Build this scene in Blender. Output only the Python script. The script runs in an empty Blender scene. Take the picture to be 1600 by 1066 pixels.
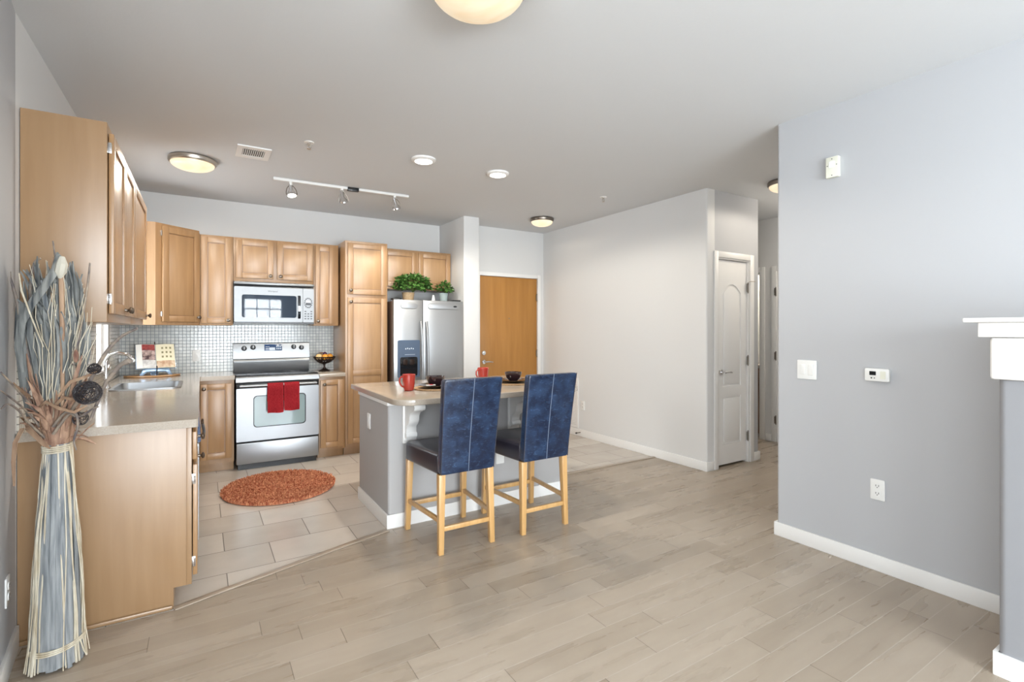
import bpy, bmesh, math, random
from mathutils import Vector, Matrix
PI = math.pi
random.seed(7)
S = bpy.context.scene
COL = S.collection

# ------------------------------------------------------------------ camera
CAM_H = 1.37
THETA = math.atan(485.0 / 780.0)
cam_d = bpy.data.cameras.new('camera')
cam_d.sensor_width = 36.0
cam_d.lens = 780.0 / 1600.0 * 36.0
cam_d.shift_y = -18.0 / 1600.0
cam_d.clip_start = 0.02
cam_d.clip_end = 200
cam = bpy.data.objects.new('camera', cam_d)
cam.location = (0, 0, CAM_H)
cam.rotation_euler = (PI / 2, 0, -THETA)
COL.objects.link(cam)
S.camera = cam

# ------------------------------------------------------------------ world, exposure, daylight
S.view_settings.view_transform = 'Standard'
S.view_settings.look = 'None'
S.view_settings.gamma = 1.0
S.view_settings.use_curve_mapping = False
S.view_settings.exposure = 1.0
S.cycles.use_denoising = True
S.cycles.max_bounces = 8
S.cycles.diffuse_bounces = 5
S.cycles.glossy_bounces = 4
S.cycles.transparent_max_bounces = 12
S.cycles.caustics_reflective = False
S.cycles.caustics_refractive = False
S.cycles.sample_clamp_indirect = 6.0

W = bpy.data.worlds.new('sky_world')
S.world = W
W.use_nodes = True
wn = W.node_tree.nodes
wl = W.node_tree.links
bg = wn['Background']
grad_tc = wn.new('ShaderNodeTexCoord')
sep = wn.new('ShaderNodeSeparateXYZ')
ramp = wn.new('ShaderNodeValToRGB')
wl.new(grad_tc.outputs['Generated'], sep.inputs[0])
wl.new(sep.outputs['Z'], ramp.inputs[0])
ramp.color_ramp.elements[0].position = 0.0
ramp.color_ramp.elements[0].color = (0.75, 0.80, 0.86, 1)
ramp.color_ramp.elements[1].position = 0.6
ramp.color_ramp.elements[1].color = (0.62, 0.80, 1.0, 1)
wl.new(ramp.outputs[0], bg.inputs['Color'])
bg.inputs['Strength'].default_value = 1.6


def area(name, loc, rot, sx, sy, power, color):
    l = bpy.data.lights.new(name, 'AREA')
    l.shape = 'RECTANGLE'
    l.size = sx
    l.size_y = sy
    l.energy = power
    l.color = color
    o = bpy.data.objects.new(name, l)
    o.location = loc
    o.rotation_euler = rot
    COL.objects.link(o)
    return o


DAY = (0.87, 0.945, 1.0)
# daylight that enters through the living-room windows and the kitchen window
area('daylight_rear', (1.15, -3.72, 1.45), (PI / 2 + 0.22, 0, 0), 2.5, 1.95, 215, DAY)
area('daylight_patio', (-1.45, -3.72, 1.08), (PI / 2 + 0.22, 0, 0.0), 1.8, 2.05, 75, DAY)
area('daylight_side', (-2.72, -1.0, 1.45), (PI / 2, 0, -PI / 2), 3.3, 1.95, 80, DAY)
area('daylight_sink', (-0.84, 5.16, 1.6), (PI / 2, 0, -PI / 2), 0.58, 1.05, 10, DAY)


def spot(name, loc, power, color=(1.0, 0.88, 0.72), ang=2.6, r=0.06):
    l = bpy.data.lights.new(name, 'SPOT')
    l.energy = power
    l.color = color
    l.spot_size = ang
    l.spot_blend = 0.2
    l.shadow_soft_size = r
    o = bpy.data.objects.new(name, l)
    o.location = loc
    COL.objects.link(o)
    return o


def lamp(name, loc, power, color=(1.0, 0.80, 0.58), r=0.06):
    l = bpy.data.lights.new(name, 'POINT')
    l.energy = power
    l.color = color
    l.shadow_soft_size = r
    o = bpy.data.objects.new(name, l)
    o.location = loc
    COL.objects.link(o)
    return o


# ------------------------------------------------------------------ materials
def pbr(name, col, rough=0.5, metal=0.0, spec=0.5, coat=0.0, emit=None, estr=0.0, coat_rough=0.1):
    m = bpy.data.materials.new(name)
    m.use_nodes = True
    b = m.node_tree.nodes['Principled BSDF']
    b.inputs['Base Color'].default_value = (*col, 1)
    b.inputs['Roughness'].default_value = rough
    b.inputs['Metallic'].default_value = metal
    b.inputs['Specular IOR Level'].default_value = spec
    b.inputs['Coat Weight'].default_value = coat
    b.inputs['Coat Roughness'].default_value = coat_rough
    if emit:
        b.inputs['Emission Color'].default_value = (*emit, 1)
        b.inputs['Emission Strength'].default_value = estr
    return m


def nodes_of(m):
    nt = m.node_tree
    return nt.nodes, nt.links, nt.nodes['Principled BSDF']


def mathn(N, L, op, a, b=None, c=None):
    n = N.new('ShaderNodeMath')
    n.operation = op
    for i, v in enumerate((a, b, c)):
        if v is None:
            continue
        if isinstance(v, (int, float)):
            n.inputs[i].default_value = v
        else:
            L.new(v, n.inputs[i])
    return n.outputs[0]


def noise_col(m, c1, c2, scale=(1, 1, 1), nscale=5.0, detail=4.0, coord='Object', lo=0.3, hi=0.7, dist=0.0, bump=0.0, bump_dist=0.002):
    """Base colour between c1 and c2 by a (stretched) noise."""
    N, L, b = nodes_of(m)
    tc = N.new('ShaderNodeTexCoord')
    mp = N.new('ShaderNodeMapping')
    mp.inputs['Scale'].default_value = scale
    L.new(tc.outputs[coord], mp.inputs[0])
    no = N.new('ShaderNodeTexNoise')
    no.inputs['Scale'].default_value = nscale
    no.inputs['Detail'].default_value = detail
    no.inputs['Distortion'].default_value = dist
    L.new(mp.outputs[0], no.inputs['Vector'])
    r = N.new('ShaderNodeValToRGB')
    r.color_ramp.elements[0].position = lo
    r.color_ramp.elements[1].position = hi
    r.color_ramp.elements[0].color = (*c1, 1)
    r.color_ramp.elements[1].color = (*c2, 1)
    L.new(no.outputs['Fac'], r.inputs[0])
    L.new(r.outputs[0], b.inputs['Base Color'])
    if bump:
        bp = N.new('ShaderNodeBump')
        bp.inputs['Strength'].default_value = bump
        bp.inputs['Distance'].default_value = bump_dist
        L.new(no.outputs['Fac'], bp.inputs['Height'])
        L.new(bp.outputs[0], b.inputs['Normal'])
    return m


def paint(name, col, rough=0.6, bump=0.06, nscale=180):
    m = pbr(name, col, rough, spec=0.3)
    N, L, b = nodes_of(m)
    tc = N.new('ShaderNodeTexCoord')
    no = N.new('ShaderNodeTexNoise')
    no.inputs['Scale'].default_value = nscale
    no.inputs['Detail'].default_value = 3
    L.new(tc.outputs['Object'], no.inputs['Vector'])
    bp = N.new('ShaderNodeBump')
    bp.inputs['Strength'].default_value = bump
    bp.inputs['Distance'].default_value = 0.002
    L.new(no.outputs['Fac'], bp.inputs['Height'])
    L.new(bp.outputs[0], b.inputs['Normal'])
    return m


def wood(name, c1, c2, rough=0.42, axis='Z', nscale=3.0, coat=0.85):
    m = pbr(name, c1, rough, spec=0.5, coat=coat, coat_rough=0.36)
    m.node_tree.nodes['Principled BSDF'].inputs['Coat IOR'].default_value = 1.5
    sc = {'X': (0.7, 9, 9), 'Y': (9, 0.7, 9), 'Z': (9, 9, 0.7)}[axis]
    noise_col(m, c1, c2, sc, nscale, 6, lo=0.25, hi=0.75, dist=0.4)
    return m


def steel(name, col=(0.36, 0.37, 0.38), rough=0.43, axis='X'):
    m = pbr(name, col, rough, metal=1.0)
    N, L, b = nodes_of(m)
    tc = N.new('ShaderNodeTexCoord')
    mp = N.new('ShaderNodeMapping')
    mp.inputs['Scale'].default_value = {'X': (2, 400, 400), 'Z': (400, 400, 2)}[axis]
    no = N.new('ShaderNodeTexNoise')
    no.inputs['Scale'].default_value = 2.0
    no.inputs['Detail'].default_value = 2.0
    L.new(tc.outputs['Object'], mp.inputs[0])
    L.new(mp.outputs[0], no.inputs['Vector'])
    r = mathn(N, L, 'MULTIPLY_ADD', no.outputs['Fac'], 0.12, rough - 0.06)
    L.new(r, b.inputs['Roughness'])
    return m


M = {}
M['wall'] = paint('wall_paint', (0.68, 0.677, 0.668))
M['wall_grey'] = paint('wall_paint_cool', (0.46, 0.467, 0.482))
M['ceiling'] = paint('ceiling_paint', (0.65, 0.662, 0.672), rough=0.7, bump=0.25, nscale=60)
M['trim'] = pbr('white_trim_paint', (0.80, 0.79, 0.77), 0.35, spec=0.4)
M['white_door'] = pbr('white_door_paint', (0.84, 0.835, 0.82), 0.35, spec=0.4)
M['accent_grey'] = paint('accent_grey_paint', (0.27, 0.272, 0.285))
M['island_grey'] = paint('island_grey_paint', (0.40, 0.39, 0.385))
M['maple'] = wood('maple_cabinet', (0.32, 0.175, 0.072), (0.41, 0.24, 0.112))
M['maple_groove'] = wood('maple_groove_shade', (0.22, 0.11, 0.045), (0.29, 0.155, 0.07))  # darker maple: recess shade put into the groove colour
M['maple_in'] = wood('maple_panel', (0.34, 0.19, 0.082), (0.43, 0.257, 0.122))
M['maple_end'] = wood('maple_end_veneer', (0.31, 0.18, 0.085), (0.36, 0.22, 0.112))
M['entry_wood'] = wood('entry_door_wood', (0.35, 0.15, 0.025), (0.45, 0.21, 0.045), nscale=1.6, coat=0.3)
M['stool_wood'] = wood('stool_leg_wood', (0.50, 0.27, 0.085), (0.64, 0.39, 0.16), nscale=4)
M['dark_wood'] = wood('dark_wood', (0.16, 0.07, 0.03), (0.26, 0.12, 0.05))
M['board_wood'] = wood('board_wood', (0.36, 0.17, 0.05), (0.50, 0.26, 0.09), axis='X')
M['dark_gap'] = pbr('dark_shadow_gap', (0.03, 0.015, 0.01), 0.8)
M['counter'] = noise_col(pbr('counter_quartz', (0.4, 0.35, 0.29), 0.14, spec=0.5), (0.37, 0.315, 0.255), (0.44, 0.38, 0.315), (1, 1, 1), 220, 3)
M['steel'] = steel('brushed_steel')
M['steel_v'] = steel('brushed_steel_vertical', (0.48, 0.49, 0.50), 0.42, 'Z')
M['steel_mw'] = steel('microwave_steel', (0.24, 0.245, 0.25), 0.43)
M['chrome'] = pbr('chrome', (0.75, 0.75, 0.76), 0.08, 1.0)
M['nickel'] = pbr('brushed_nickel', (0.55, 0.50, 0.44), 0.3, 1.0)
M['nickel_dark'] = pbr('aged_nickel', (0.22, 0.19, 0.16), 0.35, 1.0)
M['black'] = pbr('black_plastic', (0.015, 0.016, 0.018), 0.3)
M['black_glass'] = pbr('black_glass', (0.01, 0.012, 0.016), 0.04, spec=0.8)
M['oven_glass'] = pbr('oven_window_glass', (0.30, 0.40, 0.41), 0.06, spec=0.8)
M['mw_glass'] = pbr('microwave_window_glass', (0.05, 0.08, 0.13), 0.04, spec=1.0)
M['display_blue'] = pbr('display_blue', (0.03, 0.07, 0.17), 0.15)
M['display_mark'] = pbr('display_marks', (0.65, 0.72, 0.8), 0.4)
M['white_plastic'] = pbr('white_plastic', (0.80, 0.80, 0.78), 0.35)
M['almond_plastic'] = pbr('ivory_plastic', (0.72, 0.72, 0.62), 0.4)
M['slot'] = pbr('socket_slot', (0.05, 0.05, 0.05), 0.6)
M['red_cloth'] = noise_col(pbr('red_towel', (0.42, 0.02, 0.03), 0.95, spec=0.1), (0.40, 0.02, 0.03), (0.60, 0.05, 0.06), (1, 1, 1), 160, 3, bump=0.6, bump_dist=0.004)
M['red_glaze'] = pbr('red_ceramic', (0.45, 0.045, 0.03), 0.15, coat=0.4)
M['dark_glaze'] = pbr('dark_ceramic', (0.03, 0.014, 0.016), 0.12, coat=0.5)
M['woven'] = noise_col(pbr('woven_mat', (0.5, 0.33, 0.18), 0.8), (0.38, 0.23, 0.11), (0.60, 0.42, 0.25), (1, 1, 1), 130, 2, bump=0.6, bump_dist=0.003)
M['iron'] = pbr('dark_bronze_iron', (0.035, 0.022, 0.018), 0.4, 0.7)
M['orange'] = noise_col(pbr('orange_skin', (0.75, 0.25, 0.02), 0.45), (0.72, 0.24, 0.015), (0.80, 0.36, 0.04), (1, 1, 1), 12, 2)
M['gourd'] = noise_col(pbr('pale_gourd', (0.75, 0.5, 0.2), 0.45), (0.72, 0.40, 0.12), (0.82, 0.62, 0.32), (1, 1, 1), 14, 2)
M['plum'] = pbr('plum_skin', (0.07, 0.02, 0.06), 0.3)
M['leaf'] = noise_col(pbr('ivy_leaf', (0.05, 0.16, 0.03), 0.45), (0.02, 0.075, 0.015), (0.13, 0.29, 0.06), (1, 1, 1), 28, 2)
M['stem'] = pbr('green_stem', (0.09, 0.12, 0.03), 0.6)
M['basket'] = noise_col(pbr('wicker_basket', (0.5, 0.35, 0.2), 0.8), (0.36, 0.24, 0.13), (0.60, 0.45, 0.28), (1, 1, 5), 60, 2, bump=0.8, bump_dist=0.004)
M['soil'] = pbr('soil', (0.04, 0.025, 0.015), 0.9)
M['pot_white'] = pbr('white_pot', (0.75, 0.76, 0.76), 0.25)
M['pot_grey'] = pbr('grey_green_pot', (0.35, 0.42, 0.42), 0.35)
M['blade'] = noise_col(pbr('dried_blade_leaf', (0.3, 0.32, 0.33), 0.7), (0.05, 0.06, 0.07), (0.33, 0.335, 0.315), (14, 14, 1.5), 4, 5, lo=0.3, hi=0.66)
M['blade_blue'] = noise_col(pbr('dried_blade_blue', (0.3, 0.36, 0.42), 0.65), (0.11, 0.125, 0.14), (0.40, 0.415, 0.42), (14, 14, 0.8), 4, 4, lo=0.3, hi=0.68)
M['straw'] = noise_col(pbr('pale_straw', (0.72, 0.66, 0.52), 0.6), (0.48, 0.40, 0.28), (0.74, 0.69, 0.57), (8, 8, 2), 5, 2)
M['husk'] = noise_col(pbr('brown_husk', (0.35, 0.2, 0.13), 0.75), (0.15, 0.065, 0.045), (0.52, 0.34, 0.23), (7, 7, 2), 6, 4)
M['vine'] = pbr('dark_vine', (0.025, 0.02, 0.022), 0.5)
M['twig'] = noise_col(pbr('grey_twig', (0.2, 0.17, 0.15), 0.7), (0.10, 0.085, 0.09), (0.36, 0.29, 0.22), (4, 4, 4), 5, 2)
M['pod'] = pbr('white_pod', (0.56, 0.53, 0.45), 0.6)
M['tan'] = noise_col(pbr('tan_stem', (0.5, 0.3, 0.16), 0.7), (0.27, 0.16, 0.10), (0.47, 0.32, 0.21), (5, 5, 1), 6, 2)
M['page'] = pbr('book_page', (0.78, 0.77, 0.72), 0.5)
M['page_cream'] = pbr('book_page_cream', (0.72, 0.66, 0.48), 0.5)
M['photo_dark'] = noise_col(pbr('printed_photo_dark', (0.2, 0.1, 0.1), 0.4), (0.06, 0.03, 0.035), (0.55, 0.40, 0.36), (1, 1, 1), 22, 3, lo=0.4, hi=0.62)
M['photo_red'] = noise_col(pbr('printed_photo_red', (0.3, 0.04, 0.05), 0.4), (0.10, 0.01, 0.02), (0.42, 0.08, 0.07), (1, 1, 1), 30, 3)
M['photo_tan'] = noise_col(pbr('printed_photo_tan', (0.5, 0.3, 0.15), 0.4), (0.36, 0.19, 0.10), (0.72, 0.58, 0.42), (1, 1, 1), 26, 3)
M['photo_grey'] = noise_col(pbr('printed_photo_grey', (0.6, 0.58, 0.55), 0.4), (0.42, 0.40, 0.39), (0.74, 0.72, 0.69), (1, 1, 1), 30, 3)
M['mark_olive'] = pbr('printed_marks', (0.26, 0.23, 0.12), 0.5)
M['stand_blue'] = pbr('stand_blue_grey', (0.30, 0.42, 0.58), 0.25, metal=0.6)
M['glow'] = pbr('lamp_glow', (0.9, 0.85, 0.75), 0.4, emit=(1.0, 0.88, 0.70), estr=7.0)
M['glow_rec'] = pbr('recessed_glow', (0.9, 0.88, 0.82), 0.4, emit=(1.0, 0.94, 0.84), estr=5.0)
M['bulb'] = pbr('spot_bulb', (0.9, 0.9, 0.85), 0.2, emit=(1.0, 0.93, 0.8), estr=2.2)


def frosted(name, strength, base=(0.85, 0.76, 0.58)):
    """frosted alabaster glass of a lit lamp: swirled, glowing from the bulbs behind it"""
    m = pbr(name, base, 0.35, spec=0.5)
    N, L, b = nodes_of(m)
    tc = N.new('ShaderNodeTexCoord')
    no = N.new('ShaderNodeTexNoise')
    no.inputs['Scale'].default_value = 6
    no.inputs['Distortion'].default_value = 1.5
    L.new(tc.outputs['Object'], no.inputs['Vector'])
    r = N.new('ShaderNodeValToRGB')
    r.color_ramp.elements[0].color = (0.90, 0.62, 0.33, 1)
    r.color_ramp.elements[1].color = (1.0, 0.86, 0.64, 1)
    r.color_ramp.elements[0].position = 0.3
    r.color_ramp.elements[1].position = 0.65
    L.new(no.outputs['Fac'], r.inputs[0])
    L.new(r.outputs[0], b.inputs['Emission Color'])
    b.inputs['Emission Strength'].default_value = strength
    return m


M['dome_glass'] = frosted('frosted_dome_glass', 0.28, (0.6, 0.5, 0.36))
M['dome_glass_dim'] = frosted('frosted_dome_glass_small', 0.42, (0.6, 0.5, 0.36))


def pane_mat():
    m = bpy.data.materials.new('window_pane_glass')
    m.use_nodes = True
    N, L = m.node_tree.nodes, m.node_tree.links
    N.remove(N['Principled BSDF'])
    t = N.new('ShaderNodeBsdfTransparent')
    g = N.new('ShaderNodeBsdfGlossy')
    g.inputs['Roughness'].default_value = 0.02
    mx = N.new('ShaderNodeMixShader')
    mx.inputs[0].default_value = 0.06
    L.new(t.outputs[0], mx.inputs[1])
    L.new(g.outputs[0], mx.inputs[2])
    L.new(mx.outputs[0], N['Material Output'].inputs[0])
    return m


M['pane'] = pane_mat()


def leather():
    m = pbr('navy_leather', (0.018, 0.04, 0.09), 0.3, spec=0.5, coat=0.35, coat_rough=0.2)
    N, L, b = nodes_of(m)
    tc = N.new('ShaderNodeTexCoord')
    no = N.new('ShaderNodeTexNoise')
    no.inputs['Scale'].default_value = 14
    no.inputs['Detail'].default_value = 6
    no.inputs['Distortion'].default_value = 0.25
    L.new(tc.outputs['Object'], no.inputs['Vector'])
    r = N.new('ShaderNodeValToRGB')
    r.color_ramp.elements[0].position = 0.38
    r.color_ramp.elements[1].position = 0.68
    r.color_ramp.elements[0].color = (0.003, 0.010, 0.034, 1)
    r.color_ramp.elements[1].color = (0.012, 0.034, 0.085, 1)
    L.new(no.outputs['Fac'], r.inputs[0])
    mp = N.new('ShaderNodeMapping')
    mp.inputs['Rotation'].default_value = (0, 0.6, 0)
    mp.inputs['Scale'].default_value = (26, 26, 70)
    L.new(tc.outputs['Object'], mp.inputs[0])
    n2 = N.new('ShaderNodeTexNoise')
    n2.inputs['Scale'].default_value = 1.0
    n2.inputs['Detail'].default_value = 4
    n2.inputs['Distortion'].default_value = 1.6
    L.new(mp.outputs[0], n2.inputs['Vector'])
    r2 = N.new('ShaderNodeValToRGB')
    r2.color_ramp.elements[0].position, r2.color_ramp.elements[0].color = 0.56, (0, 0, 0, 1)
    r2.color_ramp.elements[1].position, r2.color_ramp.elements[1].color = 0.72, (0.026, 0.046, 0.078, 1)
    L.new(n2.outputs['Fac'], r2.inputs[0])
    ad = N.new('ShaderNodeMix')
    ad.data_type = 'RGBA'
    ad.blend_type = 'ADD'
    ad.inputs[0].default_value = 1.0
    L.new(r.outputs[0], ad.inputs[6])
    L.new(r2.outputs[0], ad.inputs[7])
    L.new(ad.outputs[2], b.inputs['Base Color'])
    rr = mathn(N, L, 'MULTIPLY_ADD', no.outputs['Fac'], 0.25, 0.20)
    L.new(rr, b.inputs['Roughness'])
    bp = N.new('ShaderNodeBump')
    bp.inputs['Strength'].default_value = 0.6
    bp.inputs['Distance'].default_value = 0.003
    L.new(no.outputs['Fac'], bp.inputs['Height'])
    L.new(bp.outputs[0], b.inputs['Normal'])
    L.new(bp.outputs[0], b.inputs['Coat Normal'])
    return m


M['leather'] = leather()
M['leather_dark'] = pbr('dark_leather', (0.020, 0.018, 0.028), 0.32, spec=0.6, coat=0.2)
M['seam'] = pbr('leather_seam', (0.16, 0.20, 0.27), 0.5)


def planks():
    """grey-brown hardwood boards running along X, 127 mm wide, random lengths"""
    m = pbr('hardwood_boards', (0.3, 0.25, 0.2), 0.33, spec=0.45)
    N, L, b = nodes_of(m)
    tc = N.new('ShaderNodeTexCoord')
    sx = N.new('ShaderNodeSeparateXYZ')
    L.new(tc.outputs['Object'], sx.inputs[0])
    x, y = sx.outputs['X'], sx.outputs['Y']
    Wd = 0.127
    yr = mathn(N, L, 'DIVIDE', mathn(N, L, 'ADD', y, 20 * Wd + 0.053), Wd)
    row = mathn(N, L, 'FLOOR', yr)
    fy = mathn(N, L, 'FRACT', yr)
    wn1 = N.new('ShaderNodeTexWhiteNoise')
    wn1.noise_dimensions = '1D'
    L.new(row, wn1.inputs['W'])
    ln = mathn(N, L, 'MULTIPLY_ADD', wn1.outputs['Value'], 0.45, 0.72)
    wn2 = N.new('ShaderNodeTexWhiteNoise')
    wn2.noise_dimensions = '1D'
    L.new(mathn(N, L, 'ADD', row, 37.5), wn2.inputs['W'])
    xr = mathn(N, L, 'DIVIDE', mathn(N, L, 'ADD', x, mathn(N, L, 'MULTIPLY_ADD', wn2.outputs['Value'], 3.0, 10.0)), ln)
    cell = mathn(N, L, 'FLOOR', xr)
    fx = mathn(N, L, 'FRACT', xr)
    cv = N.new('ShaderNodeCombineXYZ')
    L.new(cell, cv.inputs[0])
    L.new(row, cv.inputs[1])
    wn3 = N.new('ShaderNodeTexWhiteNoise')
    wn3.noise_dimensions = '2D'
    L.new(cv.outputs[0], wn3.inputs['Vector'])
    # grain, shifted per board
    gv = N.new('ShaderNodeCombineXYZ')
    L.new(mathn(N, L, 'MULTIPLY_ADD', wn3.outputs['Value'], 31.0, x), gv.inputs[0])
    L.new(mathn(N, L, 'MULTIPLY', y, 7.0), gv.inputs[1])
    L.new(wn3.outputs['Value'], gv.inputs[2])
    g = N.new('ShaderNodeTexNoise')
    g.inputs['Scale'].default_value = 2.4
    g.inputs['Detail'].default_value = 4
    g.inputs['Roughness'].default_value = 0.45
    g.inputs['Distortion'].default_value = 0.3
    L.new(gv.outputs[0], g.inputs['Vector'])
    k = N.new('ShaderNodeTexNoise')
    k.inputs['Scale'].default_value = 6.5
    k.inputs['Detail'].default_value = 2
    kv = N.new('ShaderNodeCombineXYZ')
    L.new(mathn(N, L, 'MULTIPLY_ADD', wn3.outputs['Value'], 17.0, x), kv.inputs[0])
    L.new(mathn(N, L, 'MULTIPLY', y, 1.6), kv.inputs[1])
    L.new(kv.outputs[0], k.inputs['Vector'])
    tone = mathn(N, L, 'ADD', mathn(N, L, 'MULTIPLY', wn3.outputs['Value'], 0.20), mathn(N, L, 'MULTIPLY_ADD', g.outputs['Fac'], 0.30, 0.27))
    r = N.new('ShaderNodeValToRGB')
    e = r.color_ramp.elements
    e[0].position, e[0].color = 0.22, (0.23, 0.178, 0.128, 1)
    e[1].position, e[1].color = 0.85, (0.48, 0.412, 0.338, 1)
    mid = e.new(0.5)
    mid.color = (0.355, 0.292, 0.226, 1)
    L.new(tone, r.inputs[0])
    # knots
    kr = N.new('ShaderNodeValToRGB')
    kr.color_ramp.elements[0].position, kr.color_ramp.elements[0].color = 0.755, (1, 1, 1, 1)
    kr.color_ramp.elements[1].position, kr.color_ramp.elements[1].color = 0.83, (0.42, 0.37, 0.34, 1)
    L.new(k.outputs['Fac'], kr.inputs[0])
    mx = N.new('ShaderNodeMix')
    mx.data_type = 'RGBA'
    mx.blend_type = 'MULTIPLY'
    mx.inputs[0].default_value = 1.0
    L.new(r.outputs[0], mx.inputs[6])
    L.new(kr.outputs[0], mx.inputs[7])
    # joints
    ey = mathn(N, L, 'MULTIPLY', mathn(N, L, 'MINIMUM', fy, mathn(N, L, 'SUBTRACT', 1.0, fy)), Wd)
    ex = mathn(N, L, 'MULTIPLY', mathn(N, L, 'MINIMUM', fx, mathn(N, L, 'SUBTRACT', 1.0, fx)), ln)
    d = mathn(N, L, 'MINIMUM', ex, ey)
    gap = mathn(N, L, 'LESS_THAN', d, 0.0015)
    mg = N.new('ShaderNodeMix')
    mg.data_type = 'RGBA'
    L.new(mathn(N, L, 'MULTIPLY', gap, 0.72), mg.inputs[0])
    L.new(mx.outputs[2], mg.inputs[6])
    jc = N.new('ShaderNodeMix')
    jc.data_type = 'RGBA'
    L.new(mathn(N, L, 'LESS_THAN', ex, 0.0016), jc.inputs[0])
    jc.inputs[6].default_value = (0.47, 0.42, 0.36, 1)
    jc.inputs[7].default_value = (0.07, 0.05, 0.035, 1)
    L.new(jc.outputs[2], mg.inputs[7])
    L.new(mg.outputs[2], b.inputs['Base Color'])
    L.new(mathn(N, L, 'MULTIPLY_ADD', g.outputs['Fac'], 0.18, 0.20), b.inputs['Roughness'])
    bp = N.new('ShaderNodeBump')
    bp.inputs['Strength'].default_value = 0.5
    bp.inputs['Distance'].default_value = 0.002
    L.new(mathn(N, L, 'SUBTRACT', 1.0, gap), bp.inputs['Height'])
    L.new(bp.outputs[0], b.inputs['Normal'])
    return m


def tiles(name, lx, ly, x0, y0, c1, c2, grout, gw, rough, ax=('X', 'Y'), offset=0.5, nsc=5.0, bump=0.4):
    m = pbr(name, c1, rough, spec=0.5)
    N, L, b = nodes_of(m)
    tc = N.new('ShaderNodeTexCoord')
    sx = N.new('ShaderNodeSeparateXYZ')
    L.new(tc.outputs['Object'], sx.inputs[0])
    x, y = sx.outputs[ax[0]], sx.outputs[ax[1]]
    yr = mathn(N, L, 'DIVIDE', mathn(N, L, 'ADD', y, 40 * ly - y0), ly)
    row = mathn(N, L, 'FLOOR', yr)
    fy = mathn(N, L, 'FRACT', yr)
    odd = mathn(N, L, 'MODULO', row, 2.0)
    xr = mathn(N, L, 'ADD', mathn(N, L, 'DIVIDE', mathn(N, L, 'ADD', x, 40 * lx - x0), lx), mathn(N, L, 'MULTIPLY', odd, offset))
    cell = mathn(N, L, 'FLOOR', xr)
    fx = mathn(N, L, 'FRACT', xr)
    cv = N.new('ShaderNodeCombineXYZ')
    L.new(cell, cv.inputs[0])
    L.new(row, cv.inputs[1])
    w = N.new('ShaderNodeTexWhiteNoise')
    w.noise_dimensions = '2D'
    L.new(cv.outputs[0], w.inputs['Vector'])
    no = N.new('ShaderNodeTexNoise')
    no.inputs['Scale'].default_value = nsc
    no.inputs['Detail'].default_value = 5
    L.new(tc.outputs['Object'], no.inputs['Vector'])
    t = mathn(N, L, 'ADD', mathn(N, L, 'MULTIPLY', w.outputs['Value'], 0.45), mathn(N, L, 'MULTIPLY', no.outputs['Fac'], 0.6))
    r = N.new('ShaderNodeValToRGB')
    r.color_ramp.elements[0].position, r.color_ramp.elements[0].color = 0.25, (*c1, 1)
    r.color_ramp.elements[1].position, r.color_ramp.elements[1].color = 0.8, (*c2, 1)
    L.new(t, r.inputs[0])
    ey = mathn(N, L, 'MULTIPLY', mathn(N, L, 'MINIMUM', fy, mathn(N, L, 'SUBTRACT', 1.0, fy)), ly)
    ex = mathn(N, L, 'MULTIPLY', mathn(N, L, 'MINIMUM', fx, mathn(N, L, 'SUBTRACT', 1.0, fx)), lx)
    gap = mathn(N, L, 'LESS_THAN', mathn(N, L, 'MINIMUM', ex, ey), gw / 2)
    mg = N.new('ShaderNodeMix')
    mg.data_type = 'RGBA'
    L.new(gap, mg.inputs[0])
    L.new(r.outputs[0], mg.inputs[6])
    mg.inputs[7].default_value = (*grout, 1)
    L.new(mg.outputs[2], b.inputs['Base Color'])
    L.new(mathn(N, L, 'MULTIPLY_ADD', gap, 0.5, rough), b.inputs['Roughness'])
    bp = N.new('ShaderNodeBump')
    bp.inputs['Strength'].default_value = bump
    bp.inputs['Distance'].default_value = 0.002
    L.new(mathn(N, L, 'SUBTRACT', 1.0, gap), bp.inputs['Height'])
    L.new(bp.outputs[0], b.inputs['Normal'])
    return m


M['planks'] = planks()
M['floor_tile'] = tiles('stone_floor_tile', 0.4965, 0.328, 0.12 - 0.24825, 3.555 - 0.328, (0.51, 0.46, 0.405), (0.62, 0.57, 0.51), (0.17, 0.15, 0.13), 0.005, 0.22)
MT = 0.033
M['mosaic_back'] = tiles('mosaic_tile_back', MT, MT, 0, 0.925, (0.48, 0.50, 0.485), (0.63, 0.64, 0.615), (0.26, 0.285, 0.295), 0.0048, 0.15, ('X', 'Z'), 0.0, 3.0)
M['mosaic_left'] = tiles('mosaic_tile_left', MT, MT, 0, 0.925, (0.56, 0.52, 0.45), (0.72, 0.67, 0.58), (0.20, 0.18, 0.16), 0.0045, 0.2, ('Y', 'Z'), 0.0, 3.0)


def rug_mat():
    m = pbr('rust_shag', (0.4, 0.1, 0.05), 0.9, spec=0.1)
    noise_col(m, (0.34, 0.085, 0.045), (0.76, 0.37, 0.20), (1, 1, 0.2), 70, 2, lo=0.35, hi=0.68)
    return m


M['rug'] = rug_mat()


# ------------------------------------------------------------------ mesh helpers
def nb():
    return bmesh.new()


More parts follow.
